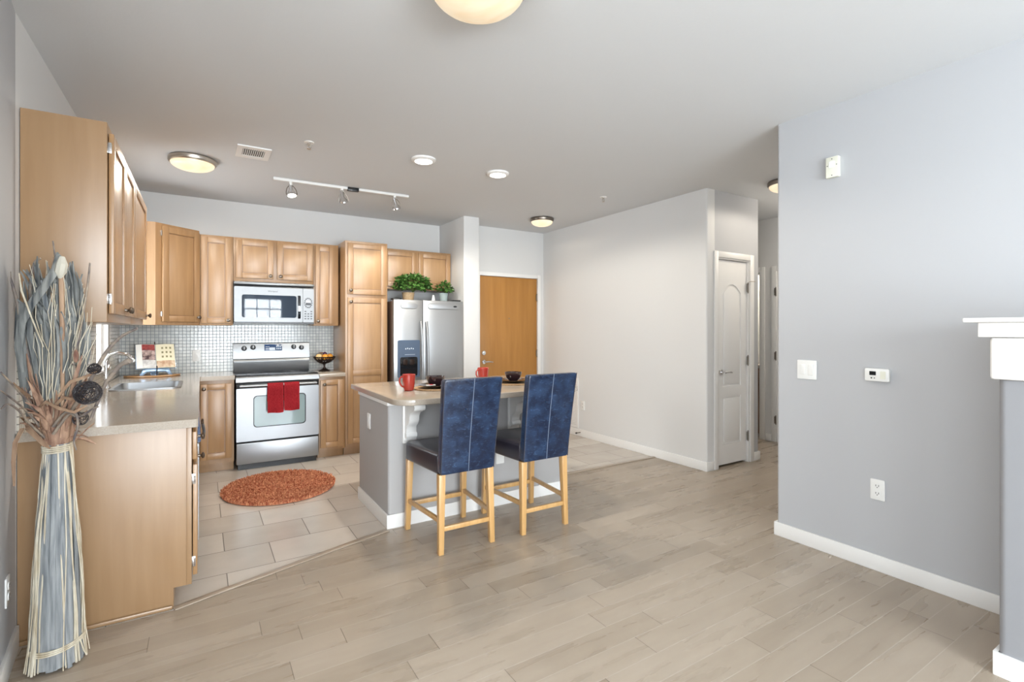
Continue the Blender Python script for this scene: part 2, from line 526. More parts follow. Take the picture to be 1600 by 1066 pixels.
def box(bm, x0, x1, y0, y1, z0, z1, bev=0.0, seg=2, mat=0, edges=None):
    t = bmesh.new()
    bmesh.ops.create_cube(t, size=1.0)
    for v in t.verts:
        v.co = Vector(((x0 + x1) / 2 + v.co.x * (x1 - x0), (y0 + y1) / 2 + v.co.y * (y1 - y0), (z0 + z1) / 2 + v.co.z * (z1 - z0)))
    if bev > 0:
        es = t.edges[:] if edges is None else [e for e in t.edges if edges(e)]
        bmesh.ops.bevel(t, geom=es, offset=bev, segments=seg, profile=0.5, affect='EDGES')
    for f in t.faces:
        f.material_index = mat
    merge(bm, t)


def merge(bm, t, mtx=None):
    if mtx is not None:
        t.transform(mtx)
    me = bpy.data.meshes.new('tmp')
    t.to_mesh(me)
    t.free()
    bm.from_mesh(me)
    bpy.data.meshes.remove(me)


def prism(bm, poly, axis, a, b, bev=0.0, mat=0, seg=2, bev_all=True):
    """extrude a closed 2-D outline: axis Z: (x,y); Y: (x,z); X: (y,z)"""
    t = bmesh.new()
    def P(u, v, w):
        return {'Z': (u, v, w), 'Y': (u, w, v), 'X': (w, u, v)}[axis]
    va = [t.verts.new(P(u, v, a)) for u, v in poly]
    vb = [t.verts.new(P(u, v, b)) for u, v in poly]
    n = len(poly)
    t.faces.new(va)
    t.faces.new(vb)
    for i in range(n):
        t.faces.new((va[i], va[(i + 1) % n], vb[(i + 1) % n], vb[i]))
    bmesh.ops.recalc_face_normals(t, faces=t.faces[:])
    if bev:
        cap = set(va) | set(vb)
        es = [e for e in t.edges if (e.verts[0] in set(va)) == (e.verts[1] in set(va))]
        bmesh.ops.bevel(t, geom=es, offset=bev, segments=seg, profile=0.5, affect='EDGES')
    for f in t.faces:
        f.material_index = mat
    merge(bm, t)


def rounded(points, radii, seg=6):
    """round the corners of a polygon"""
    out = []
    n = len(points)
    for i, p in enumerate(points):
        r = radii[i] if isinstance(radii, (list, tuple)) else radii
        p = Vector(p)
        if r <= 0:
            out.append(tuple(p))
            continue
        a = (Vector(points[i - 1]) - p).normalized()
        c = (Vector(points[(i + 1) % n]) - p).normalized()
        ang = a.angle(c)
        d = r / math.tan(ang / 2)
        ctr = p + (a + c).normalized() * (r / math.sin(ang / 2))
        s, e = p + a * d - ctr, p + c * d - ctr
        a0 = math.atan2(s.y, s.x)
        a1 = math.atan2(e.y, e.x)
        da = (a1 - a0 + PI) % (2 * PI) - PI
        for k in range(seg + 1):
            q = a0 + da * k / seg
            out.append((ctr.x + r * math.cos(q), ctr.y + r * math.sin(q)))
    return out


def rrect(x0, x1, y0, y1, r, seg=5):
    return rounded([(x0, y0), (x1, y0), (x1, y1), (x0, y1)], r, seg)


def lathe(bm, prof, seg=24, c=(0, 0, 0), mat=0, mtx=None, squash=1.0):
    """revolve a list of (r, z) about the z axis"""
    t = bmesh.new()
    rings = []
    for r, z in prof:
        if r < 1e-6:
            rings.append([t.verts.new((0, 0, z))])
        else:
            rings.append([t.verts.new((r * math.cos(2 * PI * k / seg), squash * r * math.sin(2 * PI * k / seg), z)) for k in range(seg)])
    for a, b in zip(rings, rings[1:]):
        for k in range(seg):
            k2 = (k + 1) % seg
            q = [a[k % len(a)], a[k2 % len(a)], b[k2 % len(b)], b[k % len(b)]]
            u = []
            for v in q:
                if v not in u:
                    u.append(v)
            if len(u) > 2:
                t.faces.new(u)
    if len(rings[0]) > 1 and len(rings[-1]) > 1 and prof[0] != prof[-1]:
        pass
    bmesh.ops.recalc_face_normals(t, faces=t.faces[:])
    for f in t.faces:
        f.material_index = mat
    mm = Matrix.Translation(Vector(c))
    merge(bm, t, mm @ mtx if mtx is not None else mm)


def cyl(bm, p0, p1, r0, r1=None, seg=16, mat=0, cap=True):
    r1 = r0 if r1 is None else r1
    tube(bm, [p0, p1], [r0, r1], seg, mat, cap)


def tube(bm, pts, rad, seg=8, mat=0, cap=True, closed=False):
    pts = [Vector(p) for p in pts]
    n = len(pts)
    if not isinstance(rad, (list, tuple)):
        rad = [rad] * n
    t = bmesh.new()
    rings = []
    prev = None
    for i, p in enumerate(pts):
        if closed:
            d = pts[(i + 1) % n] - pts[i - 1]
        elif i == 0:
            d = pts[1] - pts[0]
        elif i == n - 1:
            d = pts[-1] - pts[-2]
        else:
            d = pts[i + 1] - pts[i - 1]
        d.normalize()
        if prev is None:
            u = d.orthogonal().normalized()
        else:
            u = (prev - d * prev.dot(d))
            if u.length < 1e-6:
                u = d.orthogonal()
            u.normalize()
        prev = u
        w = d.cross(u)
        rings.append([t.verts.new(p + (u * math.cos(2 * PI * k / seg) + w * math.sin(2 * PI * k / seg)) * rad[i]) for k in range(seg)])
    pr = list(zip(rings, rings[1:]))
    if closed:
        pr.append((rings[-1], rings[0]))
    for a, b in pr:
        for k in range(seg):
            t.faces.new((a[k], a[(k + 1) % seg], b[(k + 1) % seg], b[k]))
    if cap and not closed:
        t.faces.new(rings[0])
        t.faces.new(rings[-1])
    bmesh.ops.recalc_face_normals(t, faces=t.faces[:])
    for f in t.faces:
        f.material_index = mat
    merge(bm, t)


def ribbon(bm, pts, widths, side, fold=0.15, mat=0, twist=0.0, thick=0.0009):
    """a leaf blade with a folded midrib and a little thickness"""
    pts = [Vector(p) for p in pts]
    n = len(pts)
    t = bmesh.new()
    rows = []
    for i, p in enumerate(pts):
        d = (pts[min(i + 1, n - 1)] - pts[max(i - 1, 0)]).normalized()
        s = Vector(side)
        s = (s - d * s.dot(d)).normalized()
        if twist:
            s = Matrix.Rotation(twist * i / (n - 1), 3, d) @ s
        nrm = d.cross(s).normalized()
        w = widths[i] / 2
        up = [p - s * w + nrm * (w * fold), p, p + s * w + nrm * (w * fold)]
        rows.append([t.verts.new(q + nrm * thick) for q in up] + [t.verts.new(q - nrm * thick) for q in reversed(up)])
    for a, b in zip(rows, rows[1:]):
        for k in range(6):
            t.faces.new((a[k], a[(k + 1) % 6], b[(k + 1) % 6], b[k]))
    t.faces.new(rows[0])
    t.faces.new(rows[-1])
    bmesh.ops.recalc_face_normals(t, faces=t.faces[:])
    for f in t.faces:
        f.material_index = mat
    merge(bm, t)


def sphere(bm, c, r, seg=16, rings=10, sq=(1, 1, 1), mat=0):
    t = bmesh.new()
    bmesh.ops.create_uvsphere(t, u_segments=seg, v_segments=rings, radius=r)
    for v in t.verts:
        v.co = Vector((v.co.x * sq[0], v.co.y * sq[1], v.co.z * sq[2])) + Vector(c)
    for f in t.faces:
        f.material_index = mat
    merge(bm, t)


def obj(name, bm, mat, parent=None, smooth=35.0, loc=None):
    """link a bmesh as ONE mesh object"""
    bm.normal_update()
    lim = math.radians(smooth)
    for f in bm.faces:
        f.smooth = True
    for e in bm.edges:
        if len(e.link_faces) == 2:
            e.smooth = e.calc_face_angle(0.0) < lim
    me = bpy.data.meshes.new(name)
    bm.to_mesh(me)
    bm.free()
    for m in (mat if isinstance(mat, (list, tuple)) else [mat]):
        me.materials.append(M[m] if isinstance(m, str) else m)
    o = bpy.data.objects.new(name, me)
    COL.objects.link(o)
    if parent is not None:
        o.parent = parent
    if loc is not None:
        o.location = loc
    return o


def thing(name, label, cat, loc=(0, 0, 0), rotz=0.0, group=None):
    o = bpy.data.objects.new(name, None)
    o.empty_display_size = 0.05
    COL.objects.link(o)
    o.location = loc
    o.rotation_euler = (0, 0, rotz)
    o['label'] = label
    o['category'] = cat
    if group:
        o['group'] = group
    return o


def tag(o, label, cat, group=None, kind=None):
    o['label'] = label
    o['category'] = cat
    if group:
        o['group'] = group
    if kind:
        o['kind'] = kind
    return o


def struct(name, bm, mat, parent=None, label=None, cat=None, smooth=35.0):
    o = obj(name, bm, mat, parent, smooth)
    if parent is None:
        o['kind'] = 'structure'
        o['category'] = cat or name.split('_')[0]
        if label:
            o['label'] = label
    return o


def copy_tree(o, parent=None):
    c = o.copy()
    COL.objects.link(c)
    if parent is not None:
        c.parent = parent
    for ch in list(o.children):
        copy_tree(ch, c)
    return c


def copy_thing(o, loc, label, rotz=None):
    c = copy_tree(o)
    c.location = loc
    if rotz is not None:
        c.rotation_euler = (0, 0, rotz)
    c['label'] = label
    return c


def fill_plate(bm, outer, holes, y0, y1, mat=0):
    """a plate in the XZ plane between depths y0 and y1 with holes cut through"""
    t = bmesh.new()
    loops = []
    for lp in [outer] + holes:
        vs = [t.verts.new((u, y0, v)) for u, v in lp]
        for i in range(len(vs)):
            t.edges.new((vs[i], vs[(i + 1) % len(vs)]))
        loops.append(vs)
    bmesh.ops.triangle_fill(t, use_beauty=True, use_dissolve=False, edges=t.edges[:])
    r = bmesh.ops.extrude_face_region(t, geom=t.faces[:])
    for v in r['geom']:
        if isinstance(v, bmesh.types.BMVert):
            v.co.y = y1
    bmesh.ops.recalc_face_normals(t, faces=t.faces[:])
    for f in t.faces:
        f.material_index = mat
    merge(bm, t)


# ------------------------------------------------------------------ the setting
CEIL = 2.735
XL, YB = -0.68, 6.10           # kitchen left wall, kitchen back wall
XR = 3.262                     # living-room right wall
XLW = 4.135                    # long white wall
YE = 5.80                      # entry wall
YC = 3.095                     # closet front wall
XH = 5.94                      # hall end wall

# floor: hardwood and, beyond the curved strip, stone tile
BORDER = [(-0.116, 2.945), (0.07, 3.01), (0.30, 3.085), (0.573, 3.175), (0.82, 3.255), (1.078, 3.33)]
b = nb()
prism(b, [(-2.75, -3.75), (7.2, -3.75), (7.2, 3.74), (2.60, 3.74), (2.60, 3.34)] + [(1.085, 3.345)] + BORDER[::-1] + [(-0.116, 2.94), (-0.9, 2.94), (-2.75, 2.94)], 'Z', -0.1, 0.0)
struct('floor', b, 'planks', label='grey-brown hardwood plank floor of the living room', cat='floor')
b = nb()
prism(b, [(-0.9, 2.94), (-0.116, 2.945)] + BORDER + [(1.085, 3.345), (2.60, 3.34), (2.60, 3.74), (7.2, 3.74), (7.2, 6.3), (-0.9, 6.3)], 'Z', -0.1, 0.0)
struct('floor_kitchen', b, 'floor_tile', label='beige stone tile floor of the kitchen and entry', cat='floor')
b = nb()
N_ = len(BORDER)
left, right = [], []
for i, p in enumerate(BORDER):
    p = Vector(p)
    d = (Vector(BORDER[min(i + 1, N_ - 1)]) - Vector(BORDER[max(i - 1, 0)])).normalized()
    nrm = Vector((-d.y, d.x))
    left.append(tuple(p + nrm * 0.02))
    right.append(tuple(p - nrm * 0.02))
prism(b, left + right[::-1], 'Z', 0.0005, 0.008, bev=0.004)
M['strip'] = wood('strip_wood', (0.30, 0.23, 0.17), (0.42, 0.34, 0.26), axis='X')
struct('trim_1', b, 'strip', label='curved wood transition strip between hardwood and kitchen tile', cat='trim')
b = nb()
box(b, 2.66, XLW - 0.012, 3.72, 3.76, 0.0005, 0.008, 0.004)
struct('trim_2', b, 'strip', label='straight wood transition strip at the entry tile', cat='trim')

b = nb()
box(b, -2.8, 7.2, -3.8, 6.3, CEIL, CEIL + 0.1)
struct('ceiling', b, 'ceiling', label='pale grey textured ceiling', cat='ceiling')

# walls -------------------------------------------------------------------
WY0, WY1, WZ0, WZ1 = 4.86, 5.455, 1.05, 2.15      # window over the sink
b = nb()
box(b, XL - 0.12, XL, 2.95, WY0, 0, CEIL)
box(b, XL - 0.12, XL, WY1, 6.22, 0, CEIL)
box(b, XL - 0.12, XL, WY0, WY1, 0, WZ0)
box(b, XL - 0.12, XL, WY0, WY1, WZ1, CEIL)
struct('wall_left', b, 'wall', label='white kitchen wall on the left behind the cabinets', cat='wall')
b = nb()
prism(b, rounded([(XL - 0.12, 2.95), (XL, 2.95), (XL + 0.165, 1.35), (XL - 0.12, 1.35)], [0, 0.0, 0.02, 0]), 'Z', 0, CEIL)
struct('wall_left_near', b, 'wall_grey', label='narrow pale wall beside the dried bouquet', cat='wall')
b = nb()
box(b, -2.72, XL - 0.121, 1.35, 1.47, 0, CEIL)
struct('wall_living', b, 'wall_grey', label='living-room wall left of the camera', cat='wall')
b = nb()
box(b, XL - 0.12, 2.67, YB, YB + 0.12, 0, CEIL)
struct('wall_back', b, 'wall', label='white wall above the kitchen cabinets', cat='wall')
b = nb()
prism(b, rounded([(2.675, 5.395), (2.885, 5.395), (2.885, 6.22), (2.675, 6.22)], [0.012, 0.012, 0, 0]), 'Z', 0, CEIL)
struct('wall_partition', b, 'wall', label='white wall end between fridge and entry door', cat='wall')
DX0, DX1, DZ = 3.105, 4.03, 2.085
b = nb()
box(b, 2.886, DX0, YE, YE + 0.12, 0, CEIL)
box(b, DX1, XLW - 0.001, YE, YE + 0.12, 0, CEIL)
box(b, DX0, DX1, YE, YE + 0.12, DZ, CEIL)
struct('wall_entry', b, 'wall', label='white wall around the entry door', cat='wall')
CX0, CX1, CZ = 4.295, 4.825, 2.085
b = nb()
prism(b, rounded([(XLW, YC), (XLW + 0.12, YC), (XLW + 0.12, 5.95), (XLW, 5.95)], [0.018, 0, 0, 0]), 'Z', 0, CEIL)
struct('wall_long', b, 'wall', label='long bare white wall between entry door and closet', cat='wall')
b = nb()
box(b, XLW + 0.121, CX0, YC, YC + 0.11, 0, CEIL)
prism(b, rounded([(CX1, YC), (4.985, YC), (4.985, YC + 0.11), (CX1, YC + 0.11)], [0, 0.018, 0, 0]), 'Z', 0, CEIL)
box(b, CX0, CX1, YC, YC + 0.11, CZ, CEIL)
box(b, 4.865, 4.985, YC + 0.1101, 5.95, 0, CEIL)
struct('wall_closet', b, 'wall_grey', label='pale wall around the white closet door', cat='wall')
HZ = 2.085
HA0, HA1, HB0, HB1 = 3.66, 4.45, 2.62, 3.455      # two door openings of the hall end wall
b = nb()
box(b, XH, XH + 0.12, HB1, HA0, 0, CEIL)
box(b, XH, XH + 0.12, 1.9, HB0, 0, CEIL)
box(b, XH, XH + 0.12, HA1, 6.22, 0, CEIL)
box(b, XH, XH + 0.12, HA0, HA1, HZ, CEIL)
box(b, XH, XH + 0.12, HB0, HB1, HZ, CEIL)
struct('wall_hall', b, 'wall', label='wall at the end of the hall with two door openings', cat='wall')
b = nb()
box(b, 4.9851, 7.2, 6.1, 6.22, 0, CEIL)
box(b, 7.1, 7.22, 1.9, 6.0999, 0, CEIL)
struct('wall_far_room', b, 'wall', label='wall of the room beyond the hall', cat='wall')
b = nb()
prism(b, rounded([(XR, -3.72), (XR + 0.14, -3.72), (XR + 0.14, 1.76), (7.2, 1.76), (7.2, 1.897), (XR, 1.897)], [0, 0, 0, 0, 0, 0.018]), 'Z', 0, CEIL)
struct('wall_right', b, 'wall_grey', label='large pale grey wall with thermostat and switches', cat='wall')
XCH, YCH = 2.685, 0.665
b = nb()
prism(b, rounded([(XCH, -1.3), (XR - 0.001, -1.3), (XR - 0.001, YCH), (XCH, YCH)], [0.02, 0, 0, 0.025], 8), 'Z', 0, 1.17)
struct('wall_chimney', b, 'accent_grey', label='pale grey fireplace breast at the right edge under the mantel', cat='wall')
b = nb()
RX0, RX1, RZ0, RZ1 = -0.1, 2.4, 0.45, 2.42
PX0, PX1, PZ1 = -2.38, -0.5, 2.12
box(b, -2.72, PX0, -3.72, -3.6, 0, CEIL)
box(b, PX1, RX0, -3.72, -3.6, 0, CEIL)
box(b, PX0, PX1, -3.72, -3.6, PZ1, CEIL)
box(b, RX1, XR - 0.001, -3.72, -3.6, 0, CEIL)
box(b, RX0, RX1, -3.72, -3.6, 0, RZ0)
box(b, RX0, RX1, -3.72, -3.6, RZ1, CEIL)
struct('wall_rear', b, 'wall_grey', label='rear wall of the living room with the large window', cat='wall')
b = nb()
SY0, SY1 = -2.65, 0.65
box(b, -2.72, -2.6, -3.5999, SY0, 0, CEIL)
box(b, -2.72, -2.6, SY1, 1.3499, 0, CEIL)
box(b, -2.72, -2.6, SY0, SY1, 0, RZ0)
box(b, -2.72, -2.6, SY0, SY1, RZ1, CEIL)
struct('wall_side', b, 'wall_grey', label='side wall of the living room with the wide window', cat='wall')


# windows -----------------------------------------------------------------
def window(name, label, along, a0, a1, z0, z1, w, ncol, rows):
    """frame and muntins in a wall opening; along 'X' or 'Y', at depth w"""
    bm = nb()
    def bb(p0, p1, q0, q1, d):
        if along == 'X':
            box(bm, p0, p1, w - d, w + d, q0, q1, 0.003)
        else:
            box(bm, w - d, w + d, p0, p1, q0, q1, 0.003)
    t = 0.05
    bb(a0, a0 + t, z0, z1, 0.03)
    bb(a1 - t, a1, z0, z1, 0.03)
    bb(a0 + t, a1 - t, z0, z0 + t, 0.03)
    bb(a0 + t, a1 - t, z1 - t, z1, 0.03)
    for k in range(1, ncol):
        c = a0 + (a1 - a0) * k / ncol
        bb(c - 0.03, c + 0.03, z0 + t, z1 - t, 0.025)
    for r in rows:
        bb(a0 + t, a1 - t, r - 0.035, r + 0.035, 0.022)
    o = struct(name, bm, 'trim', label=label, cat='window')
    g = nb()
    if along == 'X':
        box(g, a0 + t, a1 - t, w - 0.004, w + 0.004, z0 + t, z1 - t)
    else:
        box(g, w - 0.004, w + 0.004, a0 + t, a1 - t, z0 + t, z1 - t)
    obj('pane', g, 'pane', o)
    return o


window('window_1', 'small bright window over the kitchen sink', 'Y', WY0, WY1, WZ0, WZ1, XL - 0.07, 1, [])
window('window_2', 'large three-part window of the living room', 'X', RX0, RX1, RZ0, RZ1, -3.66, 3, [1.85])
window('window_4', 'glass patio door of the living room', 'X', PX0, PX1, 0.0, PZ1, -3.66, 2, [])
window('window_3', 'wide living-room side window', 'Y', SY0, SY1, RZ0, RZ1, -2.66, 4, [1.85])
b = nb()
box(b, XL - 0.005, XL + 0.02, WY0 - 0.02, WY1 + 0.02, WZ0 - 0.02, WZ0 - 0.0005, 0.004)
struct('trim_3', b, 'trim', label='white sill of the kitchen window', cat='trim')

# baseboards ---------------------------------------------------------------
BH, BT = 0.09, 0.013


def base_x(bm, x0, x1, y, s):
    box(bm, x0, x1, min(y, y + s * BT), max(y, y + s * BT), 0, BH, 0.003)


def base_y(bm, y0, y1, x, s):
    box(bm, min(x, x + s * BT), max(x, x + s * BT), y0, y1, 0, BH, 0.003)


b = nb()
base_y(b, YCH + 0.02, 1.91, XR, -1)
base_x(b, XR, XH, 1.897, 1)
struct('baseboard_right', b, 'trim', label='white baseboard along the right wall', cat='baseboard')
b = nb()
base_y(b, YC - BT, YE, XLW, -1)
struct('baseboard_long', b, 'trim', label='white baseboard along the long white wall', cat='baseboard')
b = nb()
base_x(b, XLW, CX0 - 0.06, YC, -1)
base_x(b, CX1 + 0.06, 4.985 + BT, YC, -1)
base_y(b, YC, 5.9, 4.985, 1)
struct('baseboard_closet', b, 'trim', label='white baseboard beside the closet door', cat='baseboard')
b = nb()
base_y(b, HB1 + 0.065, HA0 - 0.065, XH, -1)
struct('baseboard_hall', b, 'trim', label='white baseboard at the hall end', cat='baseboard')
b = nb()
prism(b, rounded([(XCH - BT, -1.3), (XCH, -1.3), (XCH, YCH), (XR - BT, YCH), (XR - BT, YCH + BT), (XCH - BT, YCH + BT)], [0, 0, 0, 0, 0, 0.004], 3), 'Z', 0, BH)
struct('baseboard_chimney', b, 'trim', label='white baseboard around the fireplace breast', cat='baseboard')
b = nb()
dv = Vector((0.165, -1.6)).normalized()
nv = Vector((-dv.y, dv.x)) * -1
if nv.x < 0:
    nv = -nv
p0 = Vector((XL, 2.94))
p1 = Vector((XL + 0.165, 1.36))
prism(b, [tuple(p0), tuple(p0 + nv * 0.014), tuple(p1 + nv * 0.014), tuple(p1)], 'Z', 0, BH + 0.01, bev=0.002)
struct('baseboard_left', b, 'trim', label='white baseboard of the narrow left wall', cat='baseboard')
b = nb()
base_x(b, 2.90, DX0 - 0.06, YE, -1)
struct('baseboard_entry', b, 'trim', label='white baseboard beside the entry door', cat='baseboard')

# mosaic backsplash --------------------------------------------------------
b = nb()
box(b, XL + 0.0005, 1.315, YB - 0.008, YB - 0.0005, 0.92, 1.43)
struct('wall_tile_back', b, 'mosaic_back', label='pale mosaic tile backsplash behind the stove', cat='backsplash')
b = nb()
box(b, XL + 0.0005, XL + 0.008, 2.965, WY0 - 0.022, 0.93, 1.412)
box(b, XL + 0.0005, XL + 0.008, WY1 + 0.022, YB - 0.009, 0.93, 1.412)
box(b, XL + 0.0005, XL + 0.008, WY0 - 0.022, WY1 + 0.022, 0.93, WZ0 - 0.021)
struct('wall_tile_left', b, 'mosaic_left', label='pale mosaic tile on the left wall over the counter', cat='backsplash')


# doors --------------------------------------------------------------------
def hinge(parent, loc, ax='Y'):
    bm = nb()
    cyl(bm, (0, 0, -0.045), (0, 0, 0.045), 0.007, seg=10)
    sphere(bm, (0, 0, 0.05), 0.007, 8, 6)
    sphere(bm, (0, 0, -0.05), 0.007, 8, 6)
    box(bm, -0.018, 0.0, -0.002, 0.004, -0.044, 0.044)
    o = obj('hinge', bm, 'nickel_dark', parent, loc=loc)
    return o


def lever(parent, loc, s=1, mat='chrome'):
    """round rose with a lever pointing along s*X; front is -Y"""
    bm = nb()
    cyl(bm, (0, 0, 0), (0, -0.012, 0), 0.031, 0.027, 20)
    cyl(bm, (0, -0.010, 0), (0, -0.05, 0), 0.010, seg=12)
    tube(bm, [(-s * 0.006, -0.05, 0), (s * 0.04, -0.053, 0.003), (s * 0.085, -0.05, 0.0), (s * 0.115, -0.046, -0.003)], [0.011, 0.010, 0.009, 0.008], 10)
    return obj('lever_handle', bm, mat, parent, loc=loc)


# entry door
b = nb()
box(b, DX0 + 0.004, DX1 - 0.004, YE + 0.012, YE + 0.056, 0.008, DZ - 0.004, 0.002)
d1 = struct('door_1', b, 'entry_wood', label='honey-coloured flush wooden entry door', cat='door')
f = nb()
for x0, x1 in ((DX0 - 0.05, DX0), (DX1, DX1 + 0.05)):
    box(f, x0, x1, YE - 0.014, YE - 0.0005, 0, DZ + 0.05, 0.003)
box(f, DX0, DX1, YE - 0.014, YE - 0.0005, DZ, DZ + 0.05, 0.003)
obj('door_frame', f, 'trim', d1)
lever(d1, (DX0 + 0.068, YE + 0.012, 0.94), 1)
f = nb()
cyl(f, (0, 0, 0), (0, -0.018, 0), 0.033, 0.028, 22)
box(f, -0.004, 0.004, -0.026, -0.018, -0.016, 0.016, 0.001)
obj('deadbolt', f, 'chrome', d1, loc=(DX0 + 0.062, YE + 0.012, 1.06))
f = nb()
cyl(f, (0, 0, 0), (0, -0.004, 0), 0.008, seg=12)
obj('peephole', f, 'nickel_dark', d1, loc=((DX0 + DX1) / 2, YE + 0.012, 1.52))
for z in (1.82, 1.035, 0.25):
    hinge(d1, (DX1 - 0.002, YE + 0.006, z))

# closet door: two moulded panels, the upper one arched
b = nb()
cx0, cx1, cz0, cz1 = CX0 + 0.022, CX1 - 0.022, 0.022, CZ - 0.022
YD = YC + 0.022
box(b, cx0, cx1, YD + 0.009, YD + 0.035, cz0, cz1)
px0, px1 = cx0 + 0.095, cx1 - 0.095
def arch(x0, x1, z0, z1, rise, n=12):
    pts = [(x0, z0), (x1, z0)]
    for k in range(n + 1):
        t = k / n
        pts.append((x1 + (x0 - x1) * t, z1 + rise * (1 - (2 * t - 1) ** 2)))
    return pts
h1 = arch(px0, px1, 0.80, 1.74, 0.085)
h2 = [(px0, 0.24), (px1, 0.24), (px1, 0.60), (px0, 0.60)]
h2 = [(px0, 0.22), (px1, 0.22), (px1, 0.70), (px0, 0.70)]
fill_plate(b, [(cx0, cz0), (cx1, cz0), (cx1, cz1), (cx0, cz1)], [h1, h2], YD, YD + 0.009)
e = 0.022
prism(b, arch(px0 + e, px1 - e, 0.80 + e, 1.74 - e * 0.5, 0.072), 'Y', YD + 0.001, YD + 0.012, bev=0.006)
prism(b, [(px0 + e, 0.22 + e), (px1 - e, 0.22 + e), (px1 - e, 0.70 - e), (px0 + e, 0.70 - e)], 'Y', YD + 0.001, YD + 0.012, bev=0.006)
d2 = struct('door_2', b, 'white_door', label='narrow white closet door with arched upper panel', cat='door')
f = nb()
for x0, x1 in ((CX0 - 0.058, CX0 + 0.004), (CX1 - 0.004, CX1 + 0.058)):
    box(f, x0, x1, YC - 0.016, YC - 0.0005, 0, CZ + 0.055, 0.004)
box(f, CX0 + 0.004, CX1 - 0.004, YC - 0.016, YC - 0.0005, CZ - 0.004, CZ + 0.055, 0.004)
box(f, CX0, CX0 + 0.018, YC, YC + 0.1, 0, CZ)
box(f, CX1 - 0.018, CX1, YC, YC + 0.1, 0, CZ)
box(f, CX0 + 0.018, CX1 - 0.018, YC, YC + 0.1, CZ - 0.018, CZ)
obj('door_frame', f, 'trim', d2)
lever(d2, (cx0 + 0.062, YD, 0.945), 1, 'chrome')
for z in (1.80, 1.05, 0.27):
    hinge(d2, (CX1 - 0.016, YC + 0.006, z))
f = nb()
tube(f, [(0, 0, 0), (0.0, -0.03, 0.005), (0.035, -0.045, 0.005)], 0.004, 8)
sphere(f, (0.037, -0.046, 0.005), 0.008, 8, 6)
obj('door_stop', f, 'nickel', d2, loc=(CX1 - 0.016, YC, 1.86))
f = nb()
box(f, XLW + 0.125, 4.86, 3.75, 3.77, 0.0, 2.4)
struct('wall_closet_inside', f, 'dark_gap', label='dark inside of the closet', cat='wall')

# hall doors
def hall_casing(name, label, y0, y1):
    bm = nb()
    for a, c in ((y0 - 0.06, y0 + 0.004), (y1 - 0.004, y1 + 0.06)):
        box(bm, XH - 0.016, XH - 0.0005, a, c, 0, HZ + 0.06, 0.004)
    box(bm, XH - 0.016, XH - 0.0005, y0 + 0.004, y1 - 0.004, HZ - 0.004, HZ + 0.06, 0.004)
    for a, c in ((y0, y0 + 0.018), (y1 - 0.018, y1)):
        box(bm, XH, XH + 0.12, a, c, 0, HZ)
    box(bm, XH, XH + 0.12, y0 + 0.018, y1 - 0.018, HZ - 0.018, HZ)
    return struct(name, bm, 'trim', label=label, cat='door')
d3 = hall_casing('door_3', 'white casing of the hall door standing open', HA0, HA1)
d4 = hall_casing('door_4', 'white hall door casing with dark hinges at the wall edge', HB0, HB1)
f = nb()
box(f, XH + 0.03, XH + 0.065, HB0 + 0.02, HB1 - 0.02, 0.01, HZ - 0.02, 0.003)
obj('door_leaf', f, 'white_door', d4)
for z in (1.83, 1.05, 0.27):
    h = hinge(d4, (XH - 0.022, HB1 + 0.0, z))
    h.rotation_euler = (0, 0, -PI / 2)
for z in (1.72, 1.25):
    h = hinge(d3, (XH + 0.05, HA0 + 0.026, z))
lamp('hall_fill', (5.45, 2.45, 2.5), 8, (1.0, 0.91, 0.79), 0.12)  # added lamp without a fixture, out of view, brightens the hall end
lamp('far_room_fill', (6.6, 4.6, 2.45), 22, (1.0, 0.90, 0.76), 0.12)  # unseen added lamp, no fixture, lights the room behind the open door
# wooden cabinet inside the far room
t = thing('vanity_cabinet', 'brown wooden cabinet seen through the open hall door', 'cabinet', (6.42, 4.02, 0))
f = nb()
box(f, -0.2, 0.2, -0.30, 0.42, 0.0, 0.86, 0.004)
obj('body', f, 'dark_wood', t)
f = nb()
box(f, -0.225, 0.22, -0.33, 0.45, 0.862, 0.90, 0.006)
obj('top', f, 'counter', t)
for k in (0, 1):
    f = nb()
    box(f, -0.218, -0.201, -0.28 + 0.35 * k, 0.05 + 0.35 * k, 0.12, 0.82, 0.004)
    obj('cabinet_door', f, 'dark_wood', t)


# ------------------------------------------------------------------ kitchen cabinets
def door_panel(bm, x0, x1, z0, z1, y=0.0, th=0.02, st=0.055):
    """five-piece shaker door, front at y-th"""
    yf = y - th
    w = min(st, (x1 - x0) * 0.24)
    box(bm, x0, x0 + w, yf, y, z0, z1, 0.003)
    box(bm, x1 - w, x1, yf, y, z0, z1, 0.003)
    box(bm, x0 + w, x1 - w, yf, y, z0, z0 + st, 0.003)
    box(bm, x0 + w, x1 - w, yf, y, z1 - st, z1, 0.003)
    # recess with a groove coloured darker to deepen its shade, around the flat panel
    s = 0.007
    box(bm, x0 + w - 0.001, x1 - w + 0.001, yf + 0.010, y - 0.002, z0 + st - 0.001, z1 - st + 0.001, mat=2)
    box(bm, x0 + w + s, x1 - w - s, yf + 0.0085, y - 0.004, z0 + st + s, z1 - st - s, 0.002, mat=1)


def knob(parent, x, y, z):
    bm = nb()
    lathe(bm, [(0.0, 0.0), (0.009, 0.0), (0.006, 0.010), (0.008, 0.016), (0.0165, 0.021), (0.018, 0.027), (0.012, 0.032), (0.0, 0.034)], 16, mtx=Matrix.Rotation(PI / 2, 4, 'X'))
    return obj('knob', bm, 'nickel_dark', parent, loc=(x, y, z))


